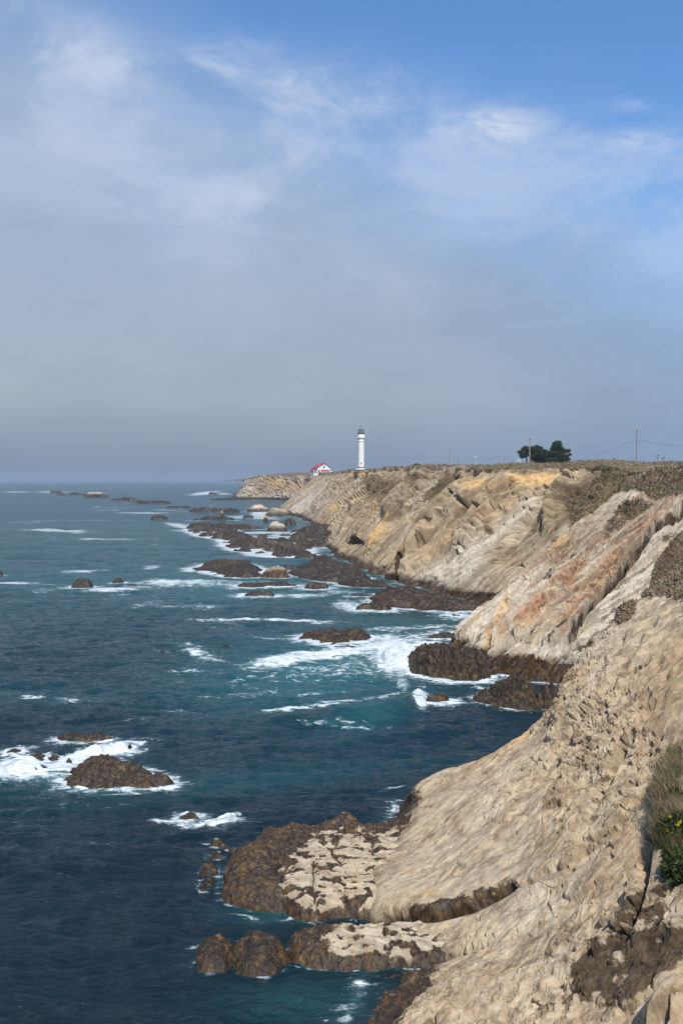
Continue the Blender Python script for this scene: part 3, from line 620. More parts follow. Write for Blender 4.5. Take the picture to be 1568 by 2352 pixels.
# ---- rock shelves joined to the near cliff
def mShelf1(u, v, P, d):
    n = fbm(P, 0.9, 4, 0.6); n2 = fbm(P, 2.2, 3, off=2)
    tan_poly = np.array([(655, 2010), (690, 1955), (720, 1925), (800, 1918), (960, 1915), (1090, 1925), (1090, 2060), (960, 2075), (850, 2088), (760, 2078), (690, 2066), (665, 2045)], float)
    td = polysd(u, v, tan_poly)
    tan = sstep(-30, 18, td+n*46)
    ridge = 0.9*ell(u, v, 770, 1855, 60, 13, 0, 4)+0.75*ell(u, v, 612, 1880, 26, 16, 0, 3)+0.5*ell(u, v, 760, 1890, 90, 4, 5)
    tan = np.clip(tan+ridge*sstep(-.35, .1, n), 0, 1)
    # dark pockets along the thin beds
    bd = pn(P[..., 0]*0.8, P[..., 1]*1.9, 0)+0.6*pn(P[..., 0]*1.9+5, P[..., 1]*3.4, 2)
    pocket = sstep(0.0, 0.22, bd)*(u < 960+60*n)
    for pts, w in (([(775, 1925), (762, 1960), (790, 1995), (786, 2040), (800, 2080)], 3.0), ([(868, 1922), (850, 1950), (862, 2000), (872, 2060)], 3.5), ([(718, 1960), (725, 2070)], 2.5), ([(945, 1985), (955, 2010), (950, 2040)], 2.0)):
        pocket = np.maximum(pocket, 1.0*np.exp(-(segdist(u+14*n2, v, pts)[0]/(w*(1+1.2*n)))**2)*sstep(-.45, -.1, n2+.5*n))
    return dict(algae_shade=np.clip(1.15-1.3*tan+1.1*pocket*tan, 0, 1.2), pale=0.42*tan*(0.6+1.2*n2), stain_shade=0.25*tan*(n > 0))
def xShelf1(u, v, P, d):
    e = 0; n = fbm(P, 0.9, 4, 0.6); n2 = fbm(P, 2.2, 3, off=2)
    bd = pn(P[..., 0]*0.8, P[..., 1]*1.9, 0)+0.6*pn(P[..., 0]*1.9+5, P[..., 1]*3.4, 2)
    e = -0.08*sstep(0.07, 0.18, bd)-0.04*sstep(.1, .2, pn(P[..., 0]*2.6, P[..., 1]*6, 5))*(P[..., 2] > .5)
    for pts, w in (([(775, 1925), (762, 1960), (790, 1995), (786, 2040), (800, 2080)], 4.0), ([(868, 1922), (850, 1950), (862, 2000), (872, 2060)], 4.5), ([(718, 1960), (725, 2070)], 3.5), ([(650, 1960), (640, 2000), (655, 2040)], 6)):
        e = e-0.12*np.exp(-(segdist(u+14*n2, v, pts)[0]/w)**2)*sstep(-.45, -.1, n2+.5*n)
    return e
# the far strip (behind the red gullies), then the main platform
rock('rock_shelf', [(482, 1945), (500, 1925, .5), (560, 1935, .5), (640, 1905, .5), (700, 1890, .8), (820, 1885, .8), (960, 1880, .9), (1010, 1890, .9), (1020, 1960), (860, 1975), (700, 1980), (600, 1985), (540, 1965)], 0.9, 0.4, 'shelf', struct=True,
     bumps=[(520, 1935, 0.9, 0.75), (585, 1930, 1.1, 1.15), (690, 1915, 0.8, 0.7), (760, 1910, 1.3, 1.05), (800, 1915, 0.8, 0.6), (960, 1920, 1.5, 0.8)], rough=0.35, masks=mShelf1, foam=(0.3, 0.38), bed=0.30, k=0.6)
rock('rock_shelf', [(515, 2070), (520, 2000), (545, 1960, .5), (620, 1935, .9), (760, 1925, 1), (900, 1920, 1), (1030, 1930, 1.2), (1030, 2060, .9), (950, 2095, .4), (890, 2104), (850, 2112), (780, 2110), (700, 2118), (650, 2100), (560, 2092)], 1.05, 0.4, 'shelf', struct=True,
     bumps=[(580, 2010, 1.2, 0.65), (650, 2040, 0.6, -0.35), (700, 2030, 1.2, 0.1)], rough=0.10, masks=mShelf1, extra=xShelf1, foam=(0.3, 0.38), bed=0.16, k=0.6, sdir=(0.1, 1, 0), ragged=0.16, res=0.9)
def mShelf2(u, v, P, d):
    n = fbm(P, 0.8, 4, 0.6); n2 = fbm(P, 2.2, 3, off=2)
    tan = sstep(-26, 18, polysd(u, v, np.array([(740, 2145), (790, 2115), (860, 2095), (1060, 2090), (1100, 2150), (1010, 2180), (930, 2185), (840, 2190), (760, 2170)], float))+n*44)
    bd = pn(P[..., 0]*1.2, P[..., 1]*1.8, 0)+0.6*pn(P[..., 0]*2.4+5, P[..., 1]*3.4, 2)
    return dict(algae_shade=np.clip(1.15-1.3*tan+0.9*sstep(-0.02, 0.2, bd)*tan, 0, 1.2), pale=0.42*tan*(0.6+1.2*n2))
rock('rock_shelf', [(655, 2190), (690, 2140, .3), (780, 2108, .7), (900, 2100, .8), (1060, 2092, 1.0), (1110, 2170, .8), (1010, 2218, .2), (900, 2230), (830, 2236), (740, 2232), (680, 2215)], 0.85, 0.35, 'shelf', struct=True, rough=0.20, masks=mShelf2, foam=(0.3, 0.38), bed=0.2, k=0.5, sdir=(0.2, 1, 0), ragged=0.2,
     extra=lambda u, v, P, d: -0.16*sstep(0.1, 0.3, pn(P[..., 0]*1.2, P[..., 1]*1.8, 0)+0.6*pn(P[..., 0]*2.4+5, P[..., 1]*3.4, 2))*(P[..., 2] > .5))

# ---- shelves at the foot of the long bluff
topale = lambda v0, amt=0.9: (lambda u, v, P, d: dict(pale=amt*sstep(v0+3, v0-3, v+4*fbm(P, 3, 3)), algae_shade=0.9*sstep(v0-2, v0+2, v+4*fbm(P, 3, 3))))
rock('rock_shelf', [(848, 1392), (862, 1368), (900, 1356, 1.0), (1000, 1352, 1.5), (1100, 1370, 1.5), (1150, 1380, 1), (1130, 1402), (1040, 1410), (960, 1400), (900, 1400)], 1.6, 2.0, 'dark', struct=True, foam=(2.0, 0.9), rough=0.2,
     masks=lambda u, v, P, d: dict(pale=0.6*ell(u, v, 950, 1352, 80, 5, 0)), bumps=[(930, 1370, 5, 1.0)])
rock('rock_shelf', [(655, 1318), (680, 1300, 1), (740, 1285, 1), (800, 1290, 2), (880, 1320, 2), (900, 1345, 1), (885, 1352), (790, 1350), (700, 1330)], 2.0, 2.2, 'darkfar', struct=True, foam=(2.0, 0.7), rough=0.25,
     masks=lambda u, v, P, d: dict(pale=1.0*np.exp(-(segdist(u, v, [(740, 1298), (790, 1305), (850, 1325)])[0]/5)**2), algae_shade=1-1.0*np.exp(-(segdist(u, v, [(740, 1298), (790, 1305), (850, 1325)])[0]/6)**2)), bumps=[(750, 1300, 4, 1.2), (820, 1312, 5, 1.0)])
rock('rock_shelf', [(586, 1232), (640, 1224, .5), (720, 1205, 1), (790, 1215, 2), (800, 1245, 1.5), (770, 1262), (700, 1258), (640, 1246)], 1.6, 2.2, 'darkfar', struct=True, foam=(2.5, 0.7), rough=0.9, ragged=0.4, k=2.5, chan=2.4, bumps=[(760, 1225, 7, 2.2)])

# ---- sea rocks and reefs, each a thing of its own: name, outline, height, edge width, material, label, category, extras
REEFS = 'dark reefs strung out below the lighthouse bluff'
def rk(cu, vb, wp, hp, label, mat='darkfar', cat='rock', name='sea_rock', depth=0.7, group=None, seed=0, **kw):
    if group == REEFS: kw.setdefault('rough', 0.8); kw.setdefault('ragged', 0.45)
    r_ = random.Random(seed or int(cu*7+vb)); b = atZ(cu, vb, 0.0); Yb = b[1]; hw = wp/2*Yb/F0; H = max(0.35, hp*Yb/F0*kw.pop('hs', 1.0)); dp = max(depth*hw, 0.8)
    pts = []
    for k in range(12):
        a = 2*math.pi*k/12; rr = r_.uniform(0.82, 1.12)
        x, y = b[0]+hw*math.cos(a)*rr, Yb+dp+dp*math.sin(a)*rr
        uu, vv = toPix(np.array([x, y, 0.0])); pts.append((float(uu), float(vv)))
    kw.setdefault('rough', 0.35)
    return rock(name, pts, H*1.1, kw.pop('w', min(hw, dp)*0.45), mat, label, cat, group, **kw)
T = 'darkfar'
rk(183, 1352, 54, 24, 'squat round dark boulder ringed by foam in open water, left of a smaller boulder', depth=0.9, foam=(2.5, 0.9))
rk(269, 1341, 27, 15, 'small dark boulder with a low ledge trailing right, just right of the big round boulder', depth=0.8, foam=(2, 0.8), bumps=())
rk(300, 1347, 34, 3, 'thin awash ledge of dark rock right of the small boulder', depth=0.4, foam=(1.5, 0.6))
rk(-4, 1322, 20, 12, 'dark rock cut off by the left edge of the view, in a foam streak', foam=(2, 0.7))
rk(363, 1194, 46, 11, 'isolated flat-topped dark rock in open water below the reef chain', depth=0.5)
rk(150, 1219, 15, 3, 'tiny black rock just breaking the surface in a long streak of foam', depth=0.5, foam=(3, .9))
rk(127, 1133, 32, 6, 'farthest left reef rock, brownish hump at the end of the reef chain', group=REEFS, depth=0.5, foam=(8, .8))
rk(168, 1138, 80, 6, 'long low dark reef rock second from the left end of the reef chain', group=REEFS, depth=0.25, foam=(8, .8))
rk(222, 1143, 58, 12, 'pale-topped jagged reef rock near the left end of the reef chain', group=REEFS, depth=0.4, masks=topale(1136), foam=(6, .6))
rk(286, 1150, 76, 8, 'low black reef rock with foam specks left of the long pale-crested reef', group=REEFS, depth=0.3, foam=(6, .7))
rk(345, 1157, 98, 10, 'long black reef with a pale grey crest in the middle of the reef chain', group=REEFS, depth=0.3, masks=topale(1149), bumps=[(352, 1154, 7, 3.0)], foam=(6, .6))
rk(405, 1167, 56, 7, 'low dark reef tongue left of the broad pale-topped reef', group=REEFS, depth=0.35, foam=(5, .7))
rk(466, 1176, 86, 12, 'dark-sided reef with weathered pale top and dark left tail', group=REEFS, depth=0.4, masks=topale(1166, .1), foam=(5, .7))
rk(517, 1178, 80, 14, 'broad pale-topped reef directly left of the pale conical rock', group=REEFS, depth=0.5, masks=topale(1169, .1))
rk(592, 1176, 54, 17, 'pale conical rock standing beside white splash below the headland', 'far', depth=0.6, masks=lambda u, v, P, d: dict(pale=.9*sstep(1174, 1168, v)), foam=(5, 1))
rk(487, 1136, 22, 7, 'small dark hump in foam left of the far headland', depth=0.6, foam=(9, 1))
rk(522, 1149, 86, 6, 'low dark ledge at the left foot of the far headland', depth=0.3, foam=(6, .7))
rk(556, 1142, 44, 12, 'dark knob against the seaward tip of the far headland', depth=0.6, foam=(5, .7))
rk(485, 1196, 96, 12, 'dark flat reef with an orange stack at its right end', depth=0.5, group=REEFS, foam=(4, .8))
rk(509, 1186, 10, 12, 'little orange rock stack on the flat dark reef', 'far', masks=lambda u, v, P, d: dict(ochre=1+0*u), depth=0.9, hs=1.2)
rk(568, 1191, 30, 8, 'small rounded dark rock in front of the white splash', depth=0.6, foam=(3, .8))
rk(636, 1186, 60, 20, 'brown and tan rock wedge against the tip of the lighthouse bluff', 'far', depth=0.6, foam=(4, .8))
rk(540, 1217, 118, 16, 'ragged dark reef with foam channels behind the big brown reef', group=REEFS, depth=0.45, foam=(3, .9), rough=0.6)
rk(610, 1198, 13, 14, 'slender orange rock stack between dark reefs and the pale dome', 'far', masks=lambda u, v, P, d: dict(ochre=1+0*u), depth=0.9, hs=1.2)
rk(635, 1222, 52, 26, 'pale cream dome of bare rock rising from the dark reefs', 'far', depth=0.8, masks=lambda u, v, P, d: dict(pale=.8*sstep(1221, 1215, v)), foam=(2, .5))
rk(664, 1206, 36, 15, 'dark rounded rock with orange tip right of the pale dome', depth=0.7, foam=(2, .5))
rk(590, 1226, 170, 12, 'flat dark reef table under the pale cream dome', group=REEFS, depth=0.3, foam=(3, .9), rough=0.8, ragged=.45, chan=2.0)
rock('sea_rock', [(427, 1218), (440, 1206), (480, 1204), (525, 1212), (560, 1228), (600, 1240), (680, 1245), (715, 1255), (712, 1272), (690, 1282), (620, 1280), (560, 1270), (513, 1256), (500, 1240), (450, 1231)], 1.7, 2.0, T,
     'large brown reef running from open water to the shore below the pale dome', 'rock', REEFS, bumps=[(450, 1214, 5, 1.2), (520, 1238, 5, 1.4), (600, 1256, 7, 1.0)], foam=(3, 1.0), rough=1.0, ragged=0.4, k=2.2, chan=2.4)
rk(700, 1284, 60, 14, 'small dark rock stuck to the shore end of the large brown reef', depth=0.5, foam=(2, .6))
rock('sea_rock', [(458, 1308), (475, 1297), (520, 1294), (570, 1298), (604, 1310), (608, 1325), (560, 1330), (520, 1326), (480, 1318)], 1.7, 1.8, T, 'long rounded dark brown reef lobe left of the tan-capped knob', 'rock', REEFS, bumps=[(500, 1310, 4, 1.3), (560, 1315, 4, 0.9)], foam=(3, 1.0), rough=0.7, ragged=0.35)
rk(628, 1330, 66, 30, 'brown knob with tan cap between the reef lobe and the dark shelf', 'mid', depth=0.6, masks=lambda u, v, P, d: dict(algae_shade=sstep(1302, 1312, v-0.25*np.abs(u-640))*1.1), foam=(2, .8))
rk(612, 1351, 148, 14, 'low black reef with gold weed in front of the tan-capped knob', depth=0.3, foam=(3, .9), rough=0.5)
rk(661, 1310, 30, 14, 'small dark hump behind the tan-capped knob', depth=0.7)
rk(728, 1356, 62, 19, 'dark block of rock at the near end of the strip-bedded shelf', depth=0.5, foam=(2.5, .9))
rk(594, 1372, 76, 15, 'isolated dark rock with foam around it in the turquoise channel', depth=0.45, foam=(3, 1))
rk(828, 1373, 66, 8, 'low black ledge pointing left from the brown shelf', 'dark', depth=0.35, foam=(2, .8))
rk(861, 1405, 94, 20, 'brown weed-capped rock with surf breaking on its left side', 'dark', depth=0.45, foam=(2.5, 1))
rk(1045, 1418, 28, 7, 'tiny dark rock in foam by the foot of the striped fin', 'dark', depth=0.5, foam=(2.5, 1))
rock('sea_rock', [(682, 1469), (700, 1462), (760, 1458), (800, 1458), (861, 1468), (840, 1478), (800, 1482), (770, 1486), (700, 1474)], 0.75, 1.0, 'dark', 'mid-bay dark rock with ragged black crest and surf pouring off its right end', 'rock', bumps=[(815, 1468, 1.5, .9), (735, 1466, 2, .35), (770, 1465, 1.5, .4)], foam=(1.6, 1), rough=0.9, k=0.8)
rk(792, 1492, 70, 8, 'smooth low grey ledge just in front of the mid-bay rock', 'dark', depth=0.4, foam=(1, 1), hs=.8)
rk(515, 1489, 32, 5, 'dark reef rock barely awash alone in the bay', 'dark', depth=0.5, foam=(1, .2))
rk(371, 1502, 20, 4, 'tiny brown awash rock left of the mid-bay surf', 'dark', depth=0.5, foam=(1, .3))
rk(1030, 1471, 100, 15, 'low dark rock behind the surf at the tip of the striped fin', 'dark', depth=0.4, foam=(1.5, .9))
rk(1012, 1508, 175, 26, 'flat brown weedy ledge behind the ribbed brown knob', 'dark', depth=0.35, foam=(1, .9), rough=0.3)
RIB = dict(bed=0.8, rough=0.22)
gold = lambda cu, cv, ru, rv: (lambda u, v, P, d: dict(ochre=0.0*u, algae_shade=1.0-0.9*ell(u, v, cu, cv, ru, rv, 0, 4)*sstep(-.2, .2, fbm(P, 1.0, 3))))
rock('sea_rock', [(930, 1530), (945, 1510), (1000, 1508), (1060, 1515), (1110, 1522), (1145, 1535), (1120, 1566), (1060, 1568), (1000, 1562), (950, 1552)], 1.7, 0.9, 'dark', 'ribbed golden brown knob of upright beds at the foot of the striped fin', 'rock', foam=(1.5, 1), sdir=(1, 0.25, 0), tdir=(0, 0.5, 1), k=0.7, bumps=[(975, 1535, 1.6, .7), (1060, 1538, 2.5, .5)], lam=0.55, masks=lambda u, v, P, d: dict(algae_shade=1.1-1.2*ell(u, v, 1065, 1516, 70, 22, 0, 3), pale=0.4+0*u), **RIB)
rk(1007, 1619, 62, 26, 'dark brown block of rock struck by a breaking wave', 'dark', depth=0.6, foam=(1.2, 1))
rock('sea_rock', [(1080, 1608), (1110, 1596), (1150, 1590), (1200, 1592), (1240, 1606), (1236, 1632), (1180, 1632), (1130, 1622), (1100, 1616)], 1.3, 0.9, 'dark', 'dome-shaped ribbed brown rock with curving beds in the cove', 'rock', foam=(0.8, .6), sdir=(1, 0.15, 0.7), tdir=(-0.7, 0.3, 1), k=0.6, lam=0.5, bumps=[(1190, 1616, 2.0, 1.2)], **RIB)
rk(1295, 1632, 130, 62, 'ribbed brown rock wedged behind the near cliff in the cove', 'dark', depth=0.4, foam=(0.8, .6), sdir=(1, 0.2, 0.1), tdir=(0.1, 0.3, 1), k=0.6, bed=0.6, lam=0.5)
# the group of rocks in the left foreground
rk(186, 1708, 138, 24, 'low weed-covered rock behind the surf in the left foreground', 'dark', depth=0.35, foam=(0.7, .8), k=.5)
rock('sea_rock', [(133, 1805), (150, 1780), (200, 1765), (250, 1762), (320, 1768), (370, 1785), (408, 1800), (395, 1812), (330, 1818), (240, 1818), (170, 1816)], 0.95, 0.7, 'dark', 'big brown ledge-layered rock in the left foreground with a black broken crest', 'rock', foam=(0.7, .75), k=.5, rough=0.35,
     bumps=[(215, 1775, 1.0, .25), (270, 1775, 1.4, .4), (330, 1785, 1.2, .15)], bed=.4, chan=0.35)
rk(178, 1778, 22, 17, 'small black knob at the upper left corner of the big brown rock', 'dark', depth=.7, foam=(.6, .9), k=.3)
for cu, vb, w_p, h_p, lb in ((25, 1738, 44, 10, 'leftmost of the low crest rocks behind the left surf'), (75, 1752, 60, 16, 'second crest rock from the left in the white surf'), (115, 1757, 46, 14, 'longest crest rock ending beside the surf pool'),
                             (85, 1781, 32, 18, 'twin-lobed black rock in the middle of the left surf'), (50, 1782, 26, 12, 'black rock nearest the left edge inside the surf'), (150, 1766, 22, 16, 'black knob left of the corner knob in the surf'),
                             (88, 1764, 14, 8, 'smallest black rock in the left surf'), (290, 1727, 22, 7, 'small black rock poking through the right end of the surf')):
    rk(cu, vb, w_p, h_p, lb, 'dark', depth=.6, foam=(.6, 1), k=.3, group='small black rocks in the left foreground surf')
rk(425, 1893, 56, 8, 'dark awash rock with foam left of the near rock shelf', 'dark', depth=.5, foam=(.6, .8), k=.35)
for cu, vb, w_p, h_p, lb in ((488, 1986, 48, 14, 'topmost small weedy rock left of the near shelf'), (476, 2022, 46, 28, 'middle weedy brown rock left of the near shelf'), (468, 2052, 40, 16, 'lowest weedy rock left of the near shelf')):
    rk(cu, vb, w_p, h_p, lb, 'dark', depth=.8, foam=(.3, .28), k=.28, group='small weedy rocks beside the near shelf', rough=.6)
rock('sea_rock', [(447, 2220), (450, 2180), (480, 2168), (530, 2165), (545, 2190), (535, 2225), (500, 2240), (465, 2236)], 0.85, 0.5, 'dark', 'golden brown weedy lump, left of the pair off the second shelf', 'rock', foam=(.3, .28), k=.32)
rock('sea_rock', [(532, 2225), (535, 2180), (560, 2160), (610, 2158), (650, 2175), (668, 2210), (640, 2238), (590, 2248), (550, 2244)], 0.98, 0.55, 'dark', 'larger golden brown weedy lump, right of the pair off the second shelf', 'rock', foam=(.3, .28), k=.32)

# ------------------------------------------------------------------ the sea
def build_sea():
    vo = np.concatenate([np.linspace(1700, 1262, 60), np.linspace(1260, 120, 1150), np.linspace(119, 6, 180), np.array([5, 4, 3, 2.2, 1.5, 1.0])])
    dist = CAMZ*F0/vo
    dist = np.concatenate([np.array([0.5, 6, 14, 20, 24]), dist, [60000]])
    az = np.concatenate([np.linspace(-180, -24, 40)[:-1], np.linspace(-24, 23, 1150), np.linspace(23, 180, 40)[1:]])
    Dd, Az = np.meshgrid(dist, np.radians(az), indexing='ij')
    X, Y = Dd*np.sin(Az), Dd*np.cos(Az); P = np.stack([X, Y, np.zeros_like(X)], -1)
    u, v = toPix(np.where((np.abs(Az) < 0.6)[..., None], P, np.array([0, 5.0, -200])))
    inner = (np.abs(Az) < 0.45)
    sp = Dd**2/(CAMZ*F0)*1.1
    att = lambda lam: 1-sstep(0.30, 0.75, sp/lam)
    # foam near rocks
    foam = np.zeros_like(X); calm = np.ones_like(X)
    for poly, closed, fw, st in SHORES:
        poly = np.asarray(poly); fw = max(fw, 0.2); lo = poly.min(0)-fw*4; hi = poly.max(0)+fw*4
        m = (X > lo[0]) & (X < hi[0]) & (Y > lo[1]) & (Y < hi[1]) & inner
        if not m.any(): continue
        if closed: d = np.abs(np.minimum(polysd(X[m], Y[m], poly), 0))
        else: d, _ = segdist(X[m], Y[m], [tuple(p) for p in poly])
        foam[m] = np.maximum(foam[m], st*np.exp(-(d/fw)**1.2))
        calm[m] = np.minimum(calm[m], sstep(0, fw*3+1, d)*0.6+0.4)
    # open-water streaks, surf and wash: (u, v, ru, rv, angle, strength)
    F = [(770, 1505, 150, 16, 8, 1.1), (640, 1527, 70, 12, 6, 1.2), (860, 1490, 130, 14, 10, 1.1), (915, 1515, 55, 34, 0, 1.5), (960, 1500, 60, 16, 10, 1.3), (965, 1610, 20, 18, -40, 1.25), (925, 1575, 22, 14, -60, 0.7),
         (760, 1545, 180, 26, 4, 0.45), (660, 1637, 50, 6, 3, 0.95), (760, 1625, 120, 6, 8, 0.6), (900, 1600, 45, 6, 20, .6), (600, 1600, 160, 10, 3, .3), (430, 1545, 40, 9, 0, .75), (455, 1505, 55, 14, -20, .6), (880, 1470, 60, 10, 0, .9),
         (600, 1428, 150, 3.5, -2, 1.0), (950, 1445, 120, 5, 3, .7), (800, 1392, 35, 10, 0, .9), (1080, 1418, 70, 7, 4, .8), (1000, 1460, 80, 8, 3, .7), (880, 1452, 60, 6, 0, .5),
         (40, 1343, 90, 4, -2, .9), (260, 1358, 70, 4.5, 3, 1.0), (330, 1348, 70, 4, 0, .5), (420, 1342, 130, 7, 0, .75), (540, 1345, 100, 7, 0, .6), (700, 1370, 60, 6, 0, .8), (780, 1362, 60, 6, 0, .6), (350, 1308, 25, 5, 0, .7), (190, 1316, 60, 3, 4, .8), (470, 1395, 60, 6, 0, .55),
         (340, 1392, 50, 5, 12, .5), (130, 1220, 80, 3, -2, .95), (240, 1240, 110, 1.8, -1, .7), (370, 1255, 40, 3, 0, .5), (60, 1200, 60, 2, 0, .45), (180, 1196, 150, 3, 0, .35), (330, 1178, 60, 2, 0, .8), (260, 1166, 60, 1.2, 0, .5), (410, 1208, 30, 5, -8, 1.0), (430, 1220, 35, 3, 0, .8),
         (470, 1133, 35, 3.5, 6, 1.1), (520, 1134, 25, 2.5, 0, .9), (120, 1130, 40, 2, 0, .8), (40, 1130, 40, 1.3, 0, .8), (560, 1188, 60, 4, 0, .8), (600, 1180, 24, 9, 0, 1.2), (655, 1181, 12, 6, 0, 1.1), (600, 1190, 50, 3, 0, .9), (560, 1232, 50, 3, 0, .8), (710, 1238, 24, 2.5, 0, .7), (720, 1276, 30, 2, 0, .8),
         (570, 1278, 60, 2, 3, 1.0), (440, 1310, 30, 6, 5, 1.0), (690, 1312, 24, 5, 0, .7), (600, 1348, 90, 3, 0, .5), (565, 1367, 25, 5, 0, 1.0), (230, 1730, 90, 16, 12, 1.25), (275, 1722, 45, 16, 0, 1.2), (60, 1768, 85, 26, 2, 1.3), (150, 1762, 60, 22, 20, 1.1), (-10, 1780, 60, 20, 0, 1.2),
         (280, 1822, 90, 7, 4, .55), (220, 1803, 40, 5, 0, .4), (75, 1608, 28, 7, -3, .8), (160, 1618, 60, 8, 0, .42), (480, 1895, 70, 9, 5, 1.0), (520, 1885, 30, 7, 10, 1.1), (390, 1890, 50, 8, 0, .6), (220, 1945, 45, 6, 0, .4), (500, 2010, 10, 60, 0, .4), (620, 2105, 80, 12, 0, .25), (800, 2240, 90, 7, 5, .22),
         (855, 2340, 14, 14, 0, .35), (900, 1820, 30, 3, 8, .55), (250, 1480, 120, 8, 0, .18), (300, 1290, 300, 40, 0, .13), (600, 1560, 300, 60, 0, .16), (1270, 1630, 40, 5, 0, .5), (1180, 1636, 80, 3, 0, .4), (1080, 1572, 90, 4, 0, .6), (1110, 1585, 40, 3, 0, .5), (200, 1850, 200, 20, 5, .12)]
    rf = random.Random(11)
    for k in range(44):
        v_ = HOR+14+560*rf.random()**1.5; u_ = rf.uniform(-20, 1000-0.25*(v_-HOR)); s_ = (v_-HOR)/300
        F.append((u_, v_, rf.uniform(20, 75)*(0.4+0.5*s_), rf.uniform(.9, 2.2)*(0.5+1.3*s_), rf.uniform(-3, 5), rf.uniform(.25, .6)))
    fq = np.zeros_like(X); uu, vv = u, v+6*fbm(P, 18, 3, sc3=(.5, 1, 1))*np.clip((v-HOR)/300, .05, 1)
    for cu, cv, ru, rv, an, st in F: fq = np.maximum(fq, st*ell(uu, vv, cu, cv, ru*1.15, rv*1.15, an, 2.4))
    foam = np.clip(np.maximum(foam, fq), 0, 1.4)*inner
    teal = np.zeros_like(X)
    for cu, cv, ru, rv, an, st in ((760, 1540, 330, 95, 6, 1.0), (560, 1350, 280, 40, 0, .9), (200, 1340, 260, 26, 0, .5), (900, 1440, 200, 40, 0, .6), (300, 1230, 400, 40, 0, .4), (860, 1640, 120, 50, 20, .7), (620, 2100, 120, 30, 0, .5), (150, 1800, 180, 40, 0, .3), (720, 2300, 200, 60, 0, .35), (640, 1270, 100, 20, 0, .5), (120, 1600, 300, 40, 0, .25), (560, 1800, 400, 30, 6, .3)):
        teal = np.maximum(teal, st*ell(u, v, cu, cv, ru, rv, an, 2))
    nz = fbm(P, 30, 3, sc3=(.5, 1, 1), off=3); teal = np.clip(teal+0.3*nz*(Dd < 700), 0, 1)
    # height
    rid = lambda n: 1-2*np.abs(n)
    h = 0.30*pn(X/14, Y/7.0, 1)*att(7)+0.15*rid(pn(X/4.6, Y/2.3+.3*pn(X/6, Y/6, 3), 2))*att(2.3)
    h = h+0.22*rid(pn(X/7.0+2, Y/4.4+.4*pn(X/9, Y/9, 6), 12))*att(4.4)*sstep(60, 110, Dd)+0.40*rid(pn(X/13+2, Y/9.5+.4*pn(X/19, Y/19, 6), 13))*att(9.5)*sstep(120, 260, Dd)
    h = h+0.10*rid(pn(X/2.0+3, Y/1.15, 4))*att(1.15)+0.035*rid(pn(X/1.0, Y/0.55, 5))*att(.55)+0.020*pn(X/.42, Y/.26, 6)*att(.26)
    h = h+0.5*pn(X/46, Y/15, 8)*att(15)*sstep(80, 200, Dd)
    h = h*calm
    for pts, wd, am in (([(560, 1672), (700, 1662), (830, 1650), (930, 1628), (975, 1600)], 14, 0.85), ([(600, 1560), (720, 1556), (860, 1548)], 9, 0.35), ([(1060, 1680), (900, 1700), (760, 1712)], 16, 0.4)):
        q, t = segdist(u, v, pts); h = h+am*np.exp(-(q/wd)**2)*sstep(0, .2, t)*sstep(1.02, .85, t)*inner
    fl = sstep(0.5, 1.0, foam)
    h = h+fl*(0.22*fbm(P, 1.6, 4, 0.6)+0.12)*att(1.6)+sstep(1.0, 1.3, foam)*0.7*(0.7+fbm(P, 2.0, 4, .6))*att(1.6)
    P[..., 2] = h
    V = P.reshape(-1, 3); m_, n_ = X.shape
    m, g, bs = pmat('sea_water')
    fo = attr(g, 'foam'); te = attr(g, 'teal'); Pn = g.n('ShaderNodeNewGeometry').outputs['Position']
    dl = g.n('ShaderNodeVectorMath', operation='LENGTH', ins={0: Pn}).outputs['Value']
    f1 = g.noise(g.vscale(Pn, (0.55, 1.0, 1.0)), 1.5, 9, 0.7, 0.8)
    f2 = g.noise(g.vscale(Pn, (0.42, 1.0, 1.0)), 0.30, 10, 0.74, 0.8)
    ff = g.mix(g.mr(dl, 90, 320), f1, f2)
    cov = g.math('ADD', fo, g.math('MULTIPLY', g.math('SUBTRACT', ff, 0.5), 3.4))
    cov = g.math('MULTIPLY', g.math('MULTIPLY', g.mr(cov, 0.40, 0.95), g.mr(fo, 0.02, 0.2)), g.mr(f1, 0.30, 0.60, 0.55, 1.0))
    # stray flecks in open water
    fl1 = g.noise(g.vscale(Pn, (0.22, 1.0, 1.0)), 0.55, 10, 0.75, 0.5)
    fl2 = g.noise(g.vscale(Pn, (0.2, 1, 1)), 0.03, 4, 0.6)
    stray = g.math('MULTIPLY', g.math('MULTIPLY', g.mr(fl1, 0.66, 0.76), g.mr(fl2, 0.46, 0.60)), g.mr(dl, 45, 120, 0.15, 0.6))
    cov = g.math('MAXIMUM', cov, stray)
    deep = g.mix(g.mr(dl, 50, 250), (0.0035, 0.014, 0.022), (0.012, 0.066, 0.076))
    wc = g.mix(g.math('MULTIPLY', te, 0.85), deep, (0.016, 0.105, 0.115))
    thin = g.math('MULTIPLY', g.mr(g.math('ADD', fo, g.math('MULTIPLY', g.math('SUBTRACT', ff, 0.5), 1.6)), 0.1, 0.9), 0.45)
    wc = g.mix(thin, wc, (0.13, 0.30, 0.31))
    c = g.mix(cov, wc, (0.74, 0.78, 0.79))
    g.set(bs, 'Base Color', c); g.set(bs, 'Roughness', g.mix(cov, g.mix(g.mr(dl, 60, 600), (.08,)*3, (.20,)*3), (.9,)*3))
    g.set(bs, 'IOR', 1.333); g.set(bs, 'Specular IOR Level', g.mr(cov, 0, 1, 0.42, 0.1))
    n1 = g.noise(g.vscale(Pn, (0.55, 1.1, 1)), 2.6, 6, 0.62, 0.3)
    n2 = g.noise(g.vscale(Pn, (0.40, 1.0, 1)), 0.45, 6, 0.62, 0.3)
    n3 = g.noise(g.vscale(Pn, (0.22, 0.55, 1)), 0.22, 6, 0.66, 0.3)
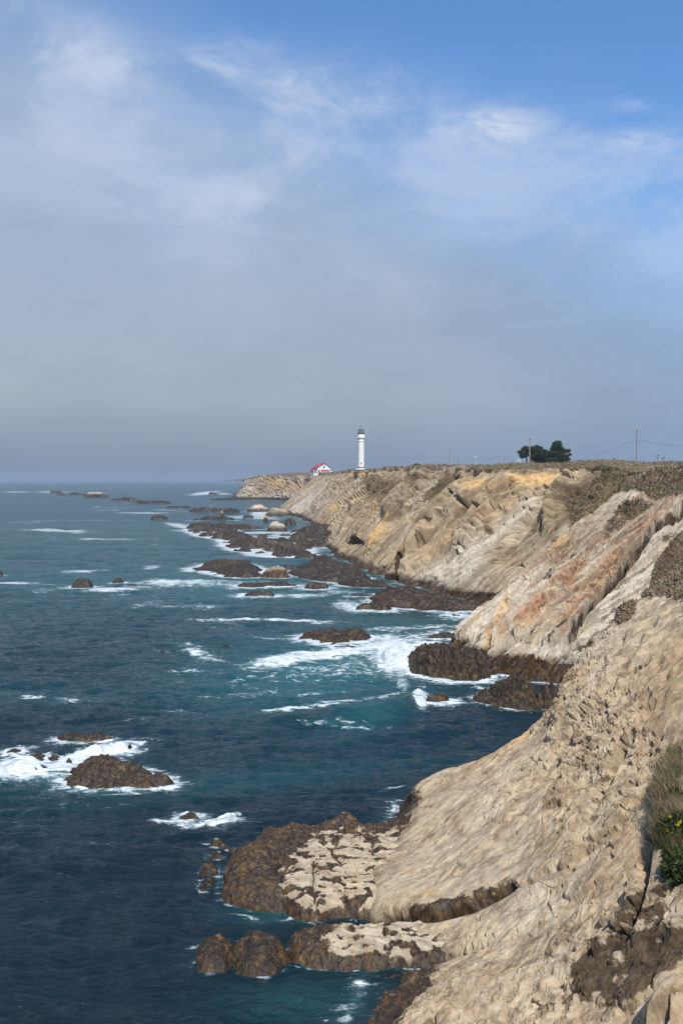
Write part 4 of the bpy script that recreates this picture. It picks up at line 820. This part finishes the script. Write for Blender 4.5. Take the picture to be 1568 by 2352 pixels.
    hh = g.math('ADD', g.math('MULTIPLY', n1, 0.27), g.math('MULTIPLY', n2, g.mr(dl, 40, 200, 0.45, 2.0)))
    hh = g.math('ADD', hh, g.math('MULTIPLY', n3, g.mr(dl, 120, 400, 0.0, 9.0)))
    b = g.n('ShaderNodeBump', ins={'Strength': 0.9, 'Distance': 1.0, 'Height': hh}); g.set(bs, 'Normal', b.outputs[0])
    o = mesh_np('sea', V, gridF(m_, n_), m, attrs={'foam': foam, 'teal': teal}); tag(o, kind='structure')
    return o
build_sea()

# ------------------------------------------------------------------ sea air
def build_haze():
    x0, x1, y0, y1, z0, z1 = -16000, 16000, -300, 24000, -7.5, 75.0
    V = [(x, y, z) for z in (z0, z1) for y in (y0, y1) for x in (x0, x1)]
    Fq = [(0, 2, 3, 1), (4, 5, 7, 6), (0, 1, 5, 4), (2, 6, 7, 3), (0, 4, 6, 2), (1, 3, 7, 5)]
    m = bpy.data.materials.new('sea_haze'); m.use_nodes = True; g = NT(m.node_tree)
    vol = g.n('ShaderNodeVolumePrincipled', ins={'Color': (0.50, 0.61, 0.76), 'Density': 0.00013, 'Anisotropy': 0.0})
    out = g.n('ShaderNodeOutputMaterial'); g.t.links.new(vol.outputs[0], out.inputs['Volume'])
    o = mesh_np('haze', V, Fq, m, smooth=False); tag(o, kind='stuff')
    return o
build_haze()

# ------------------------------------------------------------------ vegetation
def leaf_mat(name, c_list, rough=0.85):
    m, g, bs = pmat(name); t = attr(g, 'tint'); n = len(c_list)
    c = g.ramp(t, [((i+0.5)/n, cc) for i, cc in enumerate(c_list)])
    g.set(bs, 'Base Color', c); g.set(bs, 'Roughness', rough); g.set(bs, 'Specular IOR Level', 0.15)
    return m
def tufts(centers, nrm, size, blades, rng, up=0.5, width=0.35, tint=None, spread=0.7):
    """little tapering leaf triangles springing from each centre"""
    n = len(centers); m = n*blades
    c = np.repeat(centers, blades, 0); nn = np.repeat(nrm, blades, 0); sz = np.repeat(size, blades)
    d = rng.normal(size=(m, 3)); d /= np.linalg.norm(d, axis=1)[:, None]
    d = d*spread+nn*0.7; d[:, 2] += up; d /= np.linalg.norm(d, axis=1)[:, None]
    side = np.cross(d, rng.normal(size=(m, 3))); side /= np.linalg.norm(side, axis=1)[:, None]
    L = sz*rng.uniform(0.5, 1.2, m); o = c+rng.normal(size=(m, 3))*(sz*0.35)[:, None]
    w = (L*width)[:, None]*0.5
    A = o-side*w; B = o+side*w; C = o+d*L[:, None]+rng.normal(size=(m, 3))*(sz*0.1)[:, None]
    V = np.stack([A, B, C], 1).reshape(-1, 3); Fq = np.arange(m*3).reshape(-1, 3)
    tt = np.repeat(rng.uniform(0, 1, n) if tint is None else tint, blades)+rng.normal(size=m)*0.10
    return V, Fq, np.repeat(np.clip(tt, 0, 1), 3)
M_SCRUB = leaf_mat('dry_scrub', [(0.07, 0.045, 0.03), (0.16, 0.105, 0.065), (0.24, 0.165, 0.10), (0.34, 0.25, 0.15), (0.24, 0.20, 0.15), (0.10, 0.10, 0.035), (0.18, 0.19, 0.04)])
def scatter(name, P, nrm, mask, count, size, blades, seed, kind='stuff', tint_f=None, mat=None, up=0.4, width=0.35, thr=0.45, wt=None):
    rng = np.random.RandomState(seed); u, v = toPix(P)
    pr = (mask > thr)*(u > -40)*(u < 1640)*(v > 1040)*(v < 2420)*1.0
    if wt is not None: pr = pr*wt(u, v, P)
    pr = pr.ravel(); idx = rng.choice(len(pr), size=count, p=pr/pr.sum())
    c = P.reshape(-1, 3)[idx]; nn = nrm.reshape(-1, 3)[idx]; uu, vv = u.ravel()[idx], v.ravel()[idx]
    dist = c[:, 1]; sz = size(dist)*rng.uniform(0.6, 1.4, count)
    tn = np.clip(0.56+0.9*fbm(c, 0.03*dist.mean()+1.0, 3)+rng.normal(size=count)*0.16, 0, 0.76)
    if tint_f is not None: tn = tint_f(uu, vv, tn, rng)
    V, Fq, T_ = tufts(c, nn, sz, blades, rng, up, width, tn)
    o = mesh_np(name, V, Fq, mat or M_SCRUB, attrs={'tint': T_}, smooth=False); tag(o, kind=kind); return o
greener = lambda cu, cv, ru, rv, an: (lambda u, v, t, r: np.where(ell(u, v, cu, cv, ru, rv, an, 3)*1.0 > 0.4+r.normal(size=len(t))*.15, r.uniform(.85, 1, len(t)), t))
scatter('scrub', PB, nB_, mkB['veg'], 42000, lambda d: 0.0011*d+0.05, 4, 3, thr=0.8, up=0.2, width=0.6, tint_f=greener(1500, 1072, 60, 7, 0), wt=lambda u, v, P: (P[..., 1] < 900)*1.0)
scatter('scrub', PC, nC_, mkC['veg'], 26000, lambda d: 0.0014*d+0.06, 4, 4, up=0.2, width=0.5, tint_f=greener(1510, 1128, 40, 10, 0), thr=0.6)
scatter('scrub', PD, nD_, mkD['veg'], 18000, lambda d: 0.0020*d+0.05, 5, 5, up=0.2, width=0.5, thr=0.6, wt=lambda u, v, P: (v < 1650)*1.0)
# pinkish and grey cushion plants along the near rim
M_CUSH = leaf_mat('cushion_plants', [(0.08, 0.055, 0.04), (0.17, 0.10, 0.07), (0.22, 0.19, 0.15), (0.27, 0.245, 0.20), (0.34, 0.20, 0.17)])
scatter('ground_cover', PD, nD_, mkD['veg'], 7000, lambda d: 0.0022*d+0.05, 7, 15, thr=0.7, mat=M_CUSH, width=0.6, up=0.1, wt=lambda u, v, P: (v < 1650)*1.0)
scatter('ground_cover', PC, nC_, mkC['veg'], 7000, lambda d: 0.0020*d+0.05, 6, 16, thr=0.7, mat=M_CUSH, width=0.6, up=0.1, wt=lambda u, v, P: (u > 1380)*1.0)
# tall grass and leafy growth on the nearest part of the face
M_GRASS = leaf_mat('tall_grass', [(0.04, 0.05, 0.02), (0.10, 0.10, 0.04), (0.16, 0.14, 0.07), (0.30, 0.25, 0.15), (0.16, 0.12, 0.07)])
M_LEAF = leaf_mat('green_leaves', [(0.018, 0.026, 0.012), (0.032, 0.045, 0.016), (0.055, 0.075, 0.022), (0.09, 0.11, 0.03)])
M_YEL = leaf_mat('yellow_petals', [(0.55, 0.38, 0.02), (0.70, 0.52, 0.03)])
vegd = mkD['veg']
scatter('tall_grass', PD, nD_, vegd, 5200, lambda d: 0.38+0*d, 9, 6, thr=0.75, mat=M_GRASS, up=0.9, width=0.05, wt=lambda u, v, P: (v > 1690)*(v < 1960)*(u > 1500)*1.0)
scatter('ground_cover', PD, nD_, vegd, 3600, lambda d: 0.16+0*d, 12, 7, thr=0.75, mat=M_LEAF, up=0.2, width=0.7, wt=lambda u, v, P: (v > 1880)*(v < 2080)*(u > 1500)*1.0)

def bush(name, label, cat, base, r, h, n, seed, mats, group=None, leaf=0.12, width=0.6, stems=7, flowers=0):
    rng = np.random.RandomState(seed); e = bpy.data.objects.new(name, None); col.objects.link(e); e.location = base; tag(e, label, cat, group)
    d = rng.normal(size=(n, 3)); d /= np.linalg.norm(d, axis=1)[:, None]; rad = rng.uniform(0.35, 1.0, n)**0.5
    lump = 1+0.35*pn(d[:, 0]*2+seed, d[:, 1]*2, d[:, 2]*2)
    c = d*(rad*lump)[:, None]*np.array([r, r, h*0.5])+np.array([0, 0, h*0.5])
    V, Fq, T_ = tufts(c, d, np.full(n, leaf), 5, rng, 0.1, width); mesh_np('foliage', V, Fq, mats[0], e, {'tint': T_}, smooth=False)
    Vs, Fs = [], []
    for k in range(stems):
        a = rng.uniform(0, 6.28); tip = np.array([math.cos(a)*r*0.6, math.sin(a)*r*0.6, h*rng.uniform(.6, .95)])
        limb(Vs, Fs, np.zeros(3), tip, r*0.035+0.01, 0.008)
    mesh_np('stem', Vs, Fs, mats[1], e)
    if flowers:
        V, Fq, T_ = tufts(np.zeros((3, 3)), np.tile([0, -.7, .7], (3, 1)), np.full(3, 0.07), 7, rng, 0.1, 0.9); f0 = mesh_np('flower', V, Fq, M_YEL, e, {'tint': T_}, smooth=False)
        for k in range(flowers):
            fo = f0 if k == 0 else f0.copy()
            if k: col.objects.link(fo)
            fo.parent = e; d = rng.normal(size=3); d /= np.linalg.norm(d); d[1] = -abs(d[1]); d[0] = -abs(d[0])*0.9
            fo.location = d*np.array([r, r, h*0.5])*1.02+np.array([0, 0, h*0.55]); fo.rotation_euler = (rng.uniform(-.5, .5), 0, rng.uniform(0, 6))
    return e
def limb(V, Fc, a, b, r0, r1, n=6, bend=None):
    a, b = np.array(a, float), np.array(b, float); ax = b-a; ax /= np.linalg.norm(ax)+1e-9
    s = np.cross(ax, [0.3, 0.9, 0.1]); s /= np.linalg.norm(s); t = np.cross(ax, s); st = len(V); K = 4
    for k in range(K+1):
        f = k/K; c = a+(b-a)*f+(np.array(bend)*math.sin(f*math.pi) if bend is not None else 0); rr = r0+(r1-r0)*f
        for q in range(n): an = 2*math.pi*q/n; V.append(tuple(c+rr*(math.cos(an)*s+math.sin(an)*t)))
    for k in range(K):
        for q in range(n):
            i = st+k*n; Fc.append((i+q, i+(q+1) % n, i+n+(q+1) % n, i+n+q))
M_BARK = simple('weathered_bark', (0.13, 0.105, 0.08), (0.07, 0.055, 0.042), 2.0, 0.9)
M_CYP = leaf_mat('cypress_needles', [(0.020, 0.032, 0.019), (0.034, 0.052, 0.027), (0.052, 0.074, 0.034), (0.075, 0.098, 0.045)])
def surf_at(u0, v0):
    u, v = toPix(PD); k = np.argmin((u-u0)**2+(v-v0)**2); return PD.reshape(-1, 3)[k]
q = surf_at(1552, 1905); bush('flowering_shrub', 'leafy green shrub with yellow flowers hanging on the cliff at the right edge', 'shrub', q+[0, -0.1, -0.4], 0.62, 1.0, 900, 21, (M_LEAF, M_BARK), leaf=0.13, flowers=15)
q = surf_at(1560, 2000); bush('leafy_shrub', 'dark green leafy shrub below the yellow-flowered one on the cliff', 'shrub', q+[0, -0.1, -0.4], 0.6, 1.0, 900, 22, (M_LEAF, M_BARK), leaf=0.12)
q = surf_at(1548, 1838); bush('leafy_shrub', 'small bright green shrub in tall grass above the yellow-flowered one', 'shrub', q+[0, -0.05, -0.2], 0.3, 0.7, 300, 23, (M_LEAF, M_BARK), leaf=0.12)
b = on_land(956, 470); bush('shrub', 'dark rounded shrub alone on the bluff skyline right of the lighthouse', 'shrub', b-[0, 0, 0.3], 1.9, 2.6, 900, 24, (M_CYP, M_BARK), leaf=0.5)
# leafless shrub
e = bpy.data.objects.new('bare_shrub', None); col.objects.link(e); e.location = on_land(980, 470); tag(e, 'leafless grey twiggy shrub beside the dark rounded shrub on the skyline', 'shrub')
Vs, Fs = [], []; rr_ = random.Random(3)
for k in range(16):
    a = rr_.uniform(-1, 1); t = np.array([a*1.6, rr_.uniform(-.8, .8), rr_.uniform(1.6, 3.0)]); limb(Vs, Fs, (0, 0, -.5), t, 0.07, 0.02); limb(Vs, Fs, t*0.6, t*0.6+np.array([rr_.uniform(-.7, .7), 0, .9]), 0.04, 0.015)
mesh_np('twigs', Vs, Fs, simple('grey_twigs', (0.22, 0.19, 0.16)), e)

# wind-shaped cypresses: limbs carry flat tufted plates of needles
def cypress(label, u0, Yd, w_m, h_m, plates, trunks, seed, lean=0.0):
    rng = np.random.RandomState(seed); base = on_land(u0, Yd); e = bpy.data.objects.new('cypress_tree', None); col.objects.link(e); e.location = base-np.array([0, 0, .3])
    tag(e, label, 'tree', 'wind-shaped cypresses on the bluff top')
    Vt, Ft = [], []; C, Nn, S = [], [], []
    for tx, tz in trunks: limb(Vt, Ft, (tx*0.3, 0, -0.3), (tx, rng.uniform(-.5, .5), tz), 0.34, 0.16, bend=(0.3*np.sign(tx+.01), 0, 0))
    for px, pz, pr, ph in plates:
        tx, tz = min(trunks, key=lambda t: abs(t[0]-px)+rng.uniform(0, .5)); py = rng.uniform(-.45, .45)*w_m*0.5
        s0 = np.array([tx, 0, min(tz, pz)*0.75]); limb(Vt, Ft, s0, (px, py, pz-ph*0.3), 0.13, 0.04, bend=(0, 0, .25))
        n = int(110*pr*pr+80*pr)
        d = rng.normal(size=(n, 3)); d /= np.linalg.norm(d, axis=1)[:, None]; r_ = rng.uniform(0.2, 1, n)**0.45
        lump = 1+0.55*pn(d[:, 0]*2.3+px, d[:, 1]*2.3+pz, d[:, 2]*2.3)
        c = d*(r_*lump)[:, None]*np.array([pr, pr, ph])+np.array([px, py, pz]); C.append(c); Nn.append(d+np.array([lean, 0, .2])); S.append(np.full(n, 0.42))
    V, Fq, T_ = tufts(np.concatenate(C), np.concatenate(Nn), np.concatenate(S), 5, rng, 0.25, 0.5)
    mesh_np('trunk', Vt, Ft, M_BARK, e); mesh_np('crown', V, Fq, M_CYP, e, {'tint': T_}, smooth=False)
def plates(rng, x0, x1, z0, z1, n, r=(0.8, 1.4), arch=0.4):
    o = []
    for k in range(n):
        x = rng.uniform(x0, x1); f = (x-x0)/(x1-x0)*2-1; zt = z1-(z1-z0)*arch*f*f; z = rng.uniform(z0, zt); o.append((x, z, rng.uniform(*r), rng.uniform(.45, .8)))
    return o
rg = random.Random(5)
cypress('smaller flat-topped cypress, leftmost of the cluster, on two bare slim trunks', 1213, 420, 9, 8.5, plates(rg, -3.4, 4.4, 4.0, 8.0, 26, (.8, 1.3))+[(-3.6, 6.0, .8, .4)], [(-1.0, 5.5), (1.2, 5.2)], 41)
cypress('middle cypress of the cluster with ragged spiky top and pale bare limbs', 1243, 424, 8, 9.4, plates(rg, -4.0, 3.8, 1.0, 7.2, 44, (.8, 1.4), .3)+[(0, 5.6, 2.4, .9), (-.5, 4.2, 3.2, 1.1), (.8, 2.8, 3.4, 1.1), (-2.6, 8.2, .55, .3), (-1.5, 7.9, .6, .35), (-.6, 7.5, .6, .35), (-2.2, 7.2, .7, .4)], [(-.5, 5.5), (.8, 5.0)], 42, -.3)
cypress('tallest and densest dark cypress at the right end of the cluster', 1279, 418, 10, 10.6, plates(rg, -3.9, 3.8, 0.8, 9.6, 62, (.8, 1.45), .45)+[(0, 8.4, 1.9, .9), (-.5, 7.2, 2.5, .9), (.6, 6.0, 2.9, 1.0), (-1, 4.6, 3.2, 1.0), (1.2, 3.2, 3.2, 1.0), (-2.5, 2.2, 2.4, .9), (4.3, 5.6, .6, .3), (4.6, 4.4, .6, .3), (4.2, 2.4, .7, .35)], [(-.6, 7.5), (1.0, 7.0)], 43)

# ------------------------------------------------------------------ mesh helpers for built things
def box(V, Fc, x0, x1, y0, y1, z0, z1):
    i = len(V); V += [(x, y, z) for z in (z0, z1) for y in (y0, y1) for x in (x0, x1)]
    Fc += [(i, i+2, i+3, i+1), (i+4, i+5, i+7, i+6), (i, i+1, i+5, i+4), (i+2, i+6, i+7, i+3), (i, i+4, i+6, i+2), (i+1, i+3, i+7, i+5)]
def boxes(name, mat, parent, lst):
    V, Fc = [], []
    for b in lst: box(V, Fc, *b)
    return mesh_np(name, V, Fc, mat, parent, smooth=False)
def lathe(name, mat, parent, prof, n=40, smooth=True, caps=True):
    V = [(r*math.cos(2*math.pi*k/n), r*math.sin(2*math.pi*k/n), z) for r, z in prof for k in range(n)]
    Fc = [(i*n+k, i*n+(k+1) % n, (i+1)*n+(k+1) % n, (i+1)*n+k) for i in range(len(prof)-1) for k in range(n)]
    o = mesh_np(name, V, Fc, mat, parent, smooth=smooth)
    if smooth:
        o.data.polygons.foreach_set('use_smooth', [True]*len(Fc))
        sh = o.data.attributes.new('sharp_edge', 'BOOLEAN', 'EDGE')
        for ed in o.data.edges:
            a, b_ = ed.vertices; za, zb = a//n, b_//n
            if za == zb and 0 < za < len(prof)-1:
                p, q_, r_ = prof[za-1], prof[za], prof[za+1]
                a1 = math.atan2(q_[1]-p[1], q_[0]-p[0]); a2 = math.atan2(r_[1]-q_[1], r_[0]-q_[0]); sh.data[ed.index].value = abs(a1-a2) > 0.35
    return o
def empty(name, loc, rz=0.0, **kw):
    e = bpy.data.objects.new(name, None); col.objects.link(e); e.location = loc; e.rotation_euler = (0, 0, rz); tag(e, **kw); return e
WHITE = simple('white_paint', (0.80, 0.79, 0.75), (0.70, 0.69, 0.65), 0.6, 0.55)
IRON = simple('dark_iron', (0.035, 0.045, 0.050), (0.06, 0.07, 0.075), 2.0, 0.5)
RED = simple('red_roofing', (0.42, 0.045, 0.045), (0.33, 0.04, 0.05), 0.8, 0.6)
GLS = simple('window_glass', (0.03, 0.04, 0.05), (0.05, 0.06, 0.07), 1.0, 0.08)
WOOD = simple('weathered_wood', (0.30, 0.26, 0.21), (0.20, 0.17, 0.13), 1.5, 0.85)
CONC = simple('pale_concrete', (0.62, 0.60, 0.56), (0.52, 0.50, 0.46), 0.7, 0.8)

# ------------------------------------------------------------------ lighthouse
Yl = 790.0; px_m = Yl/F0; gx = (829-W0/2)*px_m; gz = CAMZ+(HOR-1082)*px_m
LH = empty('lighthouse', (gx, Yl, gz), 0.2, label='tall white cylindrical lighthouse with dark iron lantern room on the bluff', cat='lighthouse')
lathe('plinth', WHITE, LH, [(0, -5), (5.0, -5), (5.0, 0.5), (4.7, 0.9), (3.3, 2.1), (3.1, 2.15), (0, 2.15)])
lathe('base_band', IRON, LH, [(0, 2.15), (2.95, 2.15), (2.95, 2.9), (2.6, 3.1), (0, 3.1)])
lathe('tower', WHITE, LH, [(2.55, 3.1), (2.50, 12), (2.44, 20), (2.42, 23.4), (2.75, 23.5), (2.75, 24.0), (2.5, 24.1), (2.5, 25.2), (2.9, 25.5), (2.9, 25.9), (3.35, 26.1), (3.42, 27.0), (3.42, 27.7), (2.75, 27.8), (2.75, 29.2), (0, 29.2)])
t = lathe('gallery_deck', IRON, LH, [(0, 29.2), (3.0, 29.2), (3.0, 29.5), (0, 29.5)])
Vr, Fr = [], []
for k in range(16):
    a = 2*math.pi*k/16; x, y = 2.9*math.cos(a), 2.9*math.sin(a); a2 = a+2*math.pi/16; limb(Vr, Fr, (x, y, 29.5), (x, y, 30.6), .045, .045)
    for zz_ in (30.05, 30.6): limb(Vr, Fr, (x, y, zz_), (2.9*math.cos(a2), 2.9*math.sin(a2), zz_), .045, .045)
mesh_np('railing', Vr, Fr, IRON, LH)
lan = lathe('lantern_room', simple('lantern_glass', (0.16, 0.20, 0.24), (0.22, 0.27, 0.31), .8, 0.1), LH, [(0, 29.5), (1.95, 29.5), (1.95, 33.2), (0, 33.2)], n=10, smooth=False)
Vr, Fr = [], []
for k in range(10):
    a = 2*math.pi*k/10; a2 = 2*math.pi*(k+1)/10; limb(Vr, Fr, (2.0*math.cos(a), 2.0*math.sin(a), 29.5), (2.0*math.cos(a), 2.0*math.sin(a), 33.2), .10, .10)
    for zz_ in (29.7, 31.4, 33.1): limb(Vr, Fr, (2.0*math.cos(a), 2.0*math.sin(a), zz_), (2.0*math.cos(a2), 2.0*math.sin(a2), zz_), .09, .09)
mesh_np('glazing_bars', Vr, Fr, IRON, lan)
rf = lathe('lantern_roof', simple('roof_iron', (0.20, 0.21, 0.21), (0.28, 0.28, 0.27), 1.0, .5), LH, [(0, 33.2), (2.25, 33.2), (2.2, 33.45), (1.3, 34.1), (0.4, 34.6), (0, 34.65)], n=20)
lathe('vent_ball', IRON, rf, [(0.1, 34.6), (0.12, 34.9), (0.36, 35.1), (0.42, 35.35), (0.3, 35.6), (0.05, 35.75), (0.04, 36.4), (0, 36.4)], n=14)
for zz_, az_ in ((9.5, 180), (17.5, 180), (6.0, 255)):
    a = R(az_); w_o = boxes('window', GLS, LH, [(-0.12, 0.12, -0.35, 0.35, -0.75, 0.75)]); w_o.location = (2.5*math.cos(a), 2.5*math.sin(a), zz_); w_o.rotation_euler = (0, 0, a)
boxes('forecourt_wall', WHITE, LH, [(-8.5, -4.6, -6.4, -5.8, -4, 0.35), (-8.5, -7.9, -6.4, 1.5, -4, 0.35)])
# ------------------------------------------------------------------ red-roofed signal building
Yh = 1070.0; hm = Yh/F0; HB = empty('lighthouse_building', ((744-W0/2)*hm, Yh, CAMZ+(HOR-1088.5)*hm), R(20), label='white gabled house with red roof standing left of the lighthouse', cat='house')
def prism(name, mat, parent, x0, x1, y0, y1, ze, zr, th=0.0, base=None):
    """gable: ridge along y"""
    xm = (x0+x1)/2; b = ze if base is None else base
    if th:   # two roof slabs
        V, Fc = [], []
        for sx, xe in ((-1, x0), (1, x1)):
            i = len(V); V += [(xe, y0, ze), (xm, y0, zr), (xm, y1, zr), (xe, y1, ze), (xe, y0, ze-th), (xm, y0, zr-th), (xm, y1, zr-th), (xe, y1, ze-th)]
            Fc += [(i, i+1, i+2, i+3), (i+4, i+7, i+6, i+5), (i, i+4, i+5, i+1), (i+3, i+2, i+6, i+7), (i, i+3, i+7, i+4), (i+1, i+5, i+6, i+2)]
        return mesh_np(name, V, Fc, mat, parent, smooth=False)
    V = [(x0, y0, b), (x1, y0, b), (x1, y0, ze), (xm, y0, zr), (x0, y0, ze), (x0, y1, b), (x1, y1, b), (x1, y1, ze), (xm, y1, zr), (x0, y1, ze)]
    me = bpy.data.meshes.new(name); me.from_pydata(V, [], [(0, 1, 2, 3, 4), (5, 9, 8, 7, 6), (0, 4, 9, 5), (1, 6, 7, 2), (4, 3, 8, 9), (3, 2, 7, 8), (0, 5, 6, 1)]); me.materials.append(mat)
    o = bpy.data.objects.new(name, me); col.objects.link(o); o.parent = parent; return o
prism('wall', WHITE, HB, -7.6, 7.6, 0, 17, 6.1, 10.9, base=-5)
prism('roof', RED, HB, -8.7, 8.7, -0.8, 17.8, 6.0, 11.6, th=0.35)
wi = boxes('window', GLS, HB, [(-1.0, 1.0, -0.12, 0.05, 6.4, 8.6)]); boxes('frame', WHITE, wi, [(-1.2, -1.0, -.15, .02, 6.2, 8.8), (1.0, 1.2, -.15, .02, 6.2, 8.8), (-1.0, 1.0, -.15, .02, 8.6, 8.8), (-1.0, 1.0, -.15, .02, 6.2, 6.4), (-.08, .08, -.16, -.125, 6.4, 8.6)])
boxes('door', IRON, HB, [(-6.6, -4.9, -0.12, 0.05, 0.6, 4.2)])
# lean-to on the gable front, side wings
def leanto(name_w, x0, x1, y0, y1, zl, zh, out_dir, nwin=0):
    wl = boxes('wall', WHITE, HB, [(x0+.3, x1-.3, y0+.3, y1, -5, zl-.1)])
    V, Fc = [], []
    if out_dir == 'y': V = [(x0, y0, zl), (x1, y0, zl), (x1, y1, zh), (x0, y1, zh), (x0, y0, zl-.3), (x1, y0, zl-.3), (x1, y1, zh-.3), (x0, y1, zh-.3)]
    elif out_dir == '-x': V = [(x0, y0, zl), (x1, y0, zh), (x1, y1, zh), (x0, y1, zl), (x0, y0, zl-.3), (x1, y0, zh-.3), (x1, y1, zh-.3), (x0, y1, zl-.3)]
    else: V = [(x0, y0, zh), (x1, y0, zl), (x1, y1, zl), (x0, y1, zh), (x0, y0, zh-.3), (x1, y0, zl-.3), (x1, y1, zl-.3), (x0, y1, zh-.3)]
    mesh_np('roof', V, [(0, 1, 2, 3), (4, 7, 6, 5), (0, 4, 5, 1), (1, 5, 6, 2), (2, 6, 7, 3), (3, 7, 4, 0)], RED, HB, smooth=False); return wl
leanto('porch', -3.6, 4.6, -4.0, -.02, 3.0, 4.6, 'y')
leanto('wing', -11.2, -7.62, 1.5, 15, 4.2, 6.0, '-x'); leanto('wing', 7.62, 11.0, 2, 13, 3.6, 5.2, 'x')
for y_ in (3.2, 7.2, 11.2): boxes('window', GLS, HB, [(-10.98, -10.85, y_, y_+1.8, .8, 3.6)])
boxes('window', GLS, HB, [(-10.3, -8.6, 1.62, 1.79, .8, 3.8)]); boxes('window', GLS, HB, [(5.1, 6.4, -.12, .05, 3.0, 4.4)])
lathe('vent', WHITE, HB, [(0, 8), (.35, 8), (.35, 10.2), (.6, 10.3), (.6, 10.6), (0, 10.7)], n=12).location = (-4.6, 3.0, -.8)

# ------------------------------------------------------------------ poles, wires and small posts on the bluff top
def util_pole(label, u0, vt, vb, Yd, arm=1.2, r=0.16, arms=1, group='wooden utility poles along the bluff top'):
    b = on_land(u0, Yd); H = (vb-vt)/F0*Yd; e = empty('utility_pole', b, R(6), label=label, cat='utility pole', group=group)
    lathe('pole', WOOD, e, [(0, -1.5), (r*1.15, -1.5), (r*0.75, H), (0, H)], n=10)
    for k in range(arms):
        z = H-0.25-k*0.8; boxes('crossarm', WOOD, e, [(-arm, arm, -r-.16, -r-.02, z-.08, z+.08)])
    for x in (-arm*.9, -arm*.35, arm*.35, arm*.9): ins = lathe('insulator', CONC, e, [(0, 0), (.06, 0), (.09, .10), (.05, .24), (0, .25)], n=8); ins.location = (x, -r-.09, H-.17)
    return b+np.array([0, 0, H])
p1 = util_pole('tallest wooden utility pole with a crossarm, rightmost on the bluff skyline', 1460, 985, 1063.5, 290, 1.35, .2)
p2 = util_pole('wooden utility pole standing in front of the leftmost cypress', 1215, 1007, 1069, 375, 1.5, .2)
p3 = util_pole('wooden utility pole with plain crossarm alone between lighthouse and cypresses', 1030, 1030, 1071, 560, 2.0, .26)
p4 = util_pole('short utility pole with double crossarm left of the cypresses', 1158, 1043, 1070.5, 700, 1.8, .26, 2)
def wire(name, label, pts, sag, r=0.03):
    V, Fc = [], []
    for (a, b), s_ in zip(zip(pts[:-1], pts[1:]), sag):
        a, b = np.array(a, float), np.array(b, float); K = 24; prev = a
        for k in range(1, K+1):
            f = k/K; c = a+(b-a)*f-np.array([0, 0, 4*s_*f*(1-f)]); limb1(V, Fc, prev, c, r); prev = c
    o = mesh_np(name, V, Fc, IRON); tag(o, label, 'cable')
def limb1(V, Fc, a, b, r, n=4):
    ax = (b-a)/np.linalg.norm(b-a); s = np.cross(ax, [0, 0, 1.0]); s /= np.linalg.norm(s); t = np.cross(ax, s); st = len(V)
    for c in (a, b):
        for q in range(n): an = 2*math.pi*q/n; V.append(tuple(c+r*(math.cos(an)*s+math.sin(an)*t)))
    for q in range(n): Fc.append((st+q, st+(q+1) % n, st+n+(q+1) % n, st+n+q))
wire('overhead_cable', 'thin dark overhead cable sagging between the utility poles above the bluff', [atY(1800, 1000, 200), p1-[0, 0, 3.0], p4-[0, 0, .4], atY(1050, 1048, 800)], [2.0, 7.0, 4.0])
# slim bare pole
b = on_land(1050, 800); e = empty('slim_post', b, label='slim bare pole right of the plain crossarm pole', cat='post'); lathe('pole', WOOD, e, [(0, -1), (.22, -1), (.16, 9.4), (0, 9.4)], n=8); boxes('cap', IRON, e, [(-.3, .3, -.3, .3, 9.4, 9.7)])
# yard lamp with bright head
b = on_land(1092, 800); e = empty('lamp_post', b, label='distant lamp post with a pale angled head on the skyline', cat='lamp post'); lathe('pole', CONC, e, [(0, -1), (.16, -1), (.11, 8.6), (0, 8.6)], n=8); boxes('lamp_head', WHITE, e, [(-1.7, .3, -.3, .3, 8.45, 8.85)])
# white post with cross bars
b = on_land(1190, 640); e = empty('white_frame_post', b, label='white post with two crossbars just left of the cypresses', cat='post'); boxes('post', CONC, e, [(-.14, .14, -.14, .14, -1, 4.6)]); boxes('crossbar', CONC, e, [(-1.9, 1.9, -.27, -.15, 2.8, 3.15)]); boxes('crossbar', CONC, e, [(-1.2, 1.2, -.27, -.15, 3.9, 4.1)])
# tiny flowering stalks on the right skyline
for k, (u0, lb) in enumerate(((1508, 'taller of two dry seed stalks on the right skyline'), (1520, 'shorter right-hand dry seed stalk on the right skyline'))):
    Vs, Fs = [], []; h_ = (1.9, 1.3)[k]; limb(Vs, Fs, (0, 0, -.4), (.1, 0, h_), .05, .03)
    for a in (-.35, .3): limb(Vs, Fs, (.05, 0, h_*.5), (a, 0, h_*.95), .035, .02)
    for c in ((.1, h_), (-.35, h_*.95), (.3, h_*.95)): limb(Vs, Fs, (c[0], 0, c[1]), (c[0]+.02, 0, c[1]+.3), .13, .06)
    o = mesh_np('seed_stalk', Vs, Fs, M_BARK); o.location = on_land(u0, 260); tag(o, lb, 'plant')
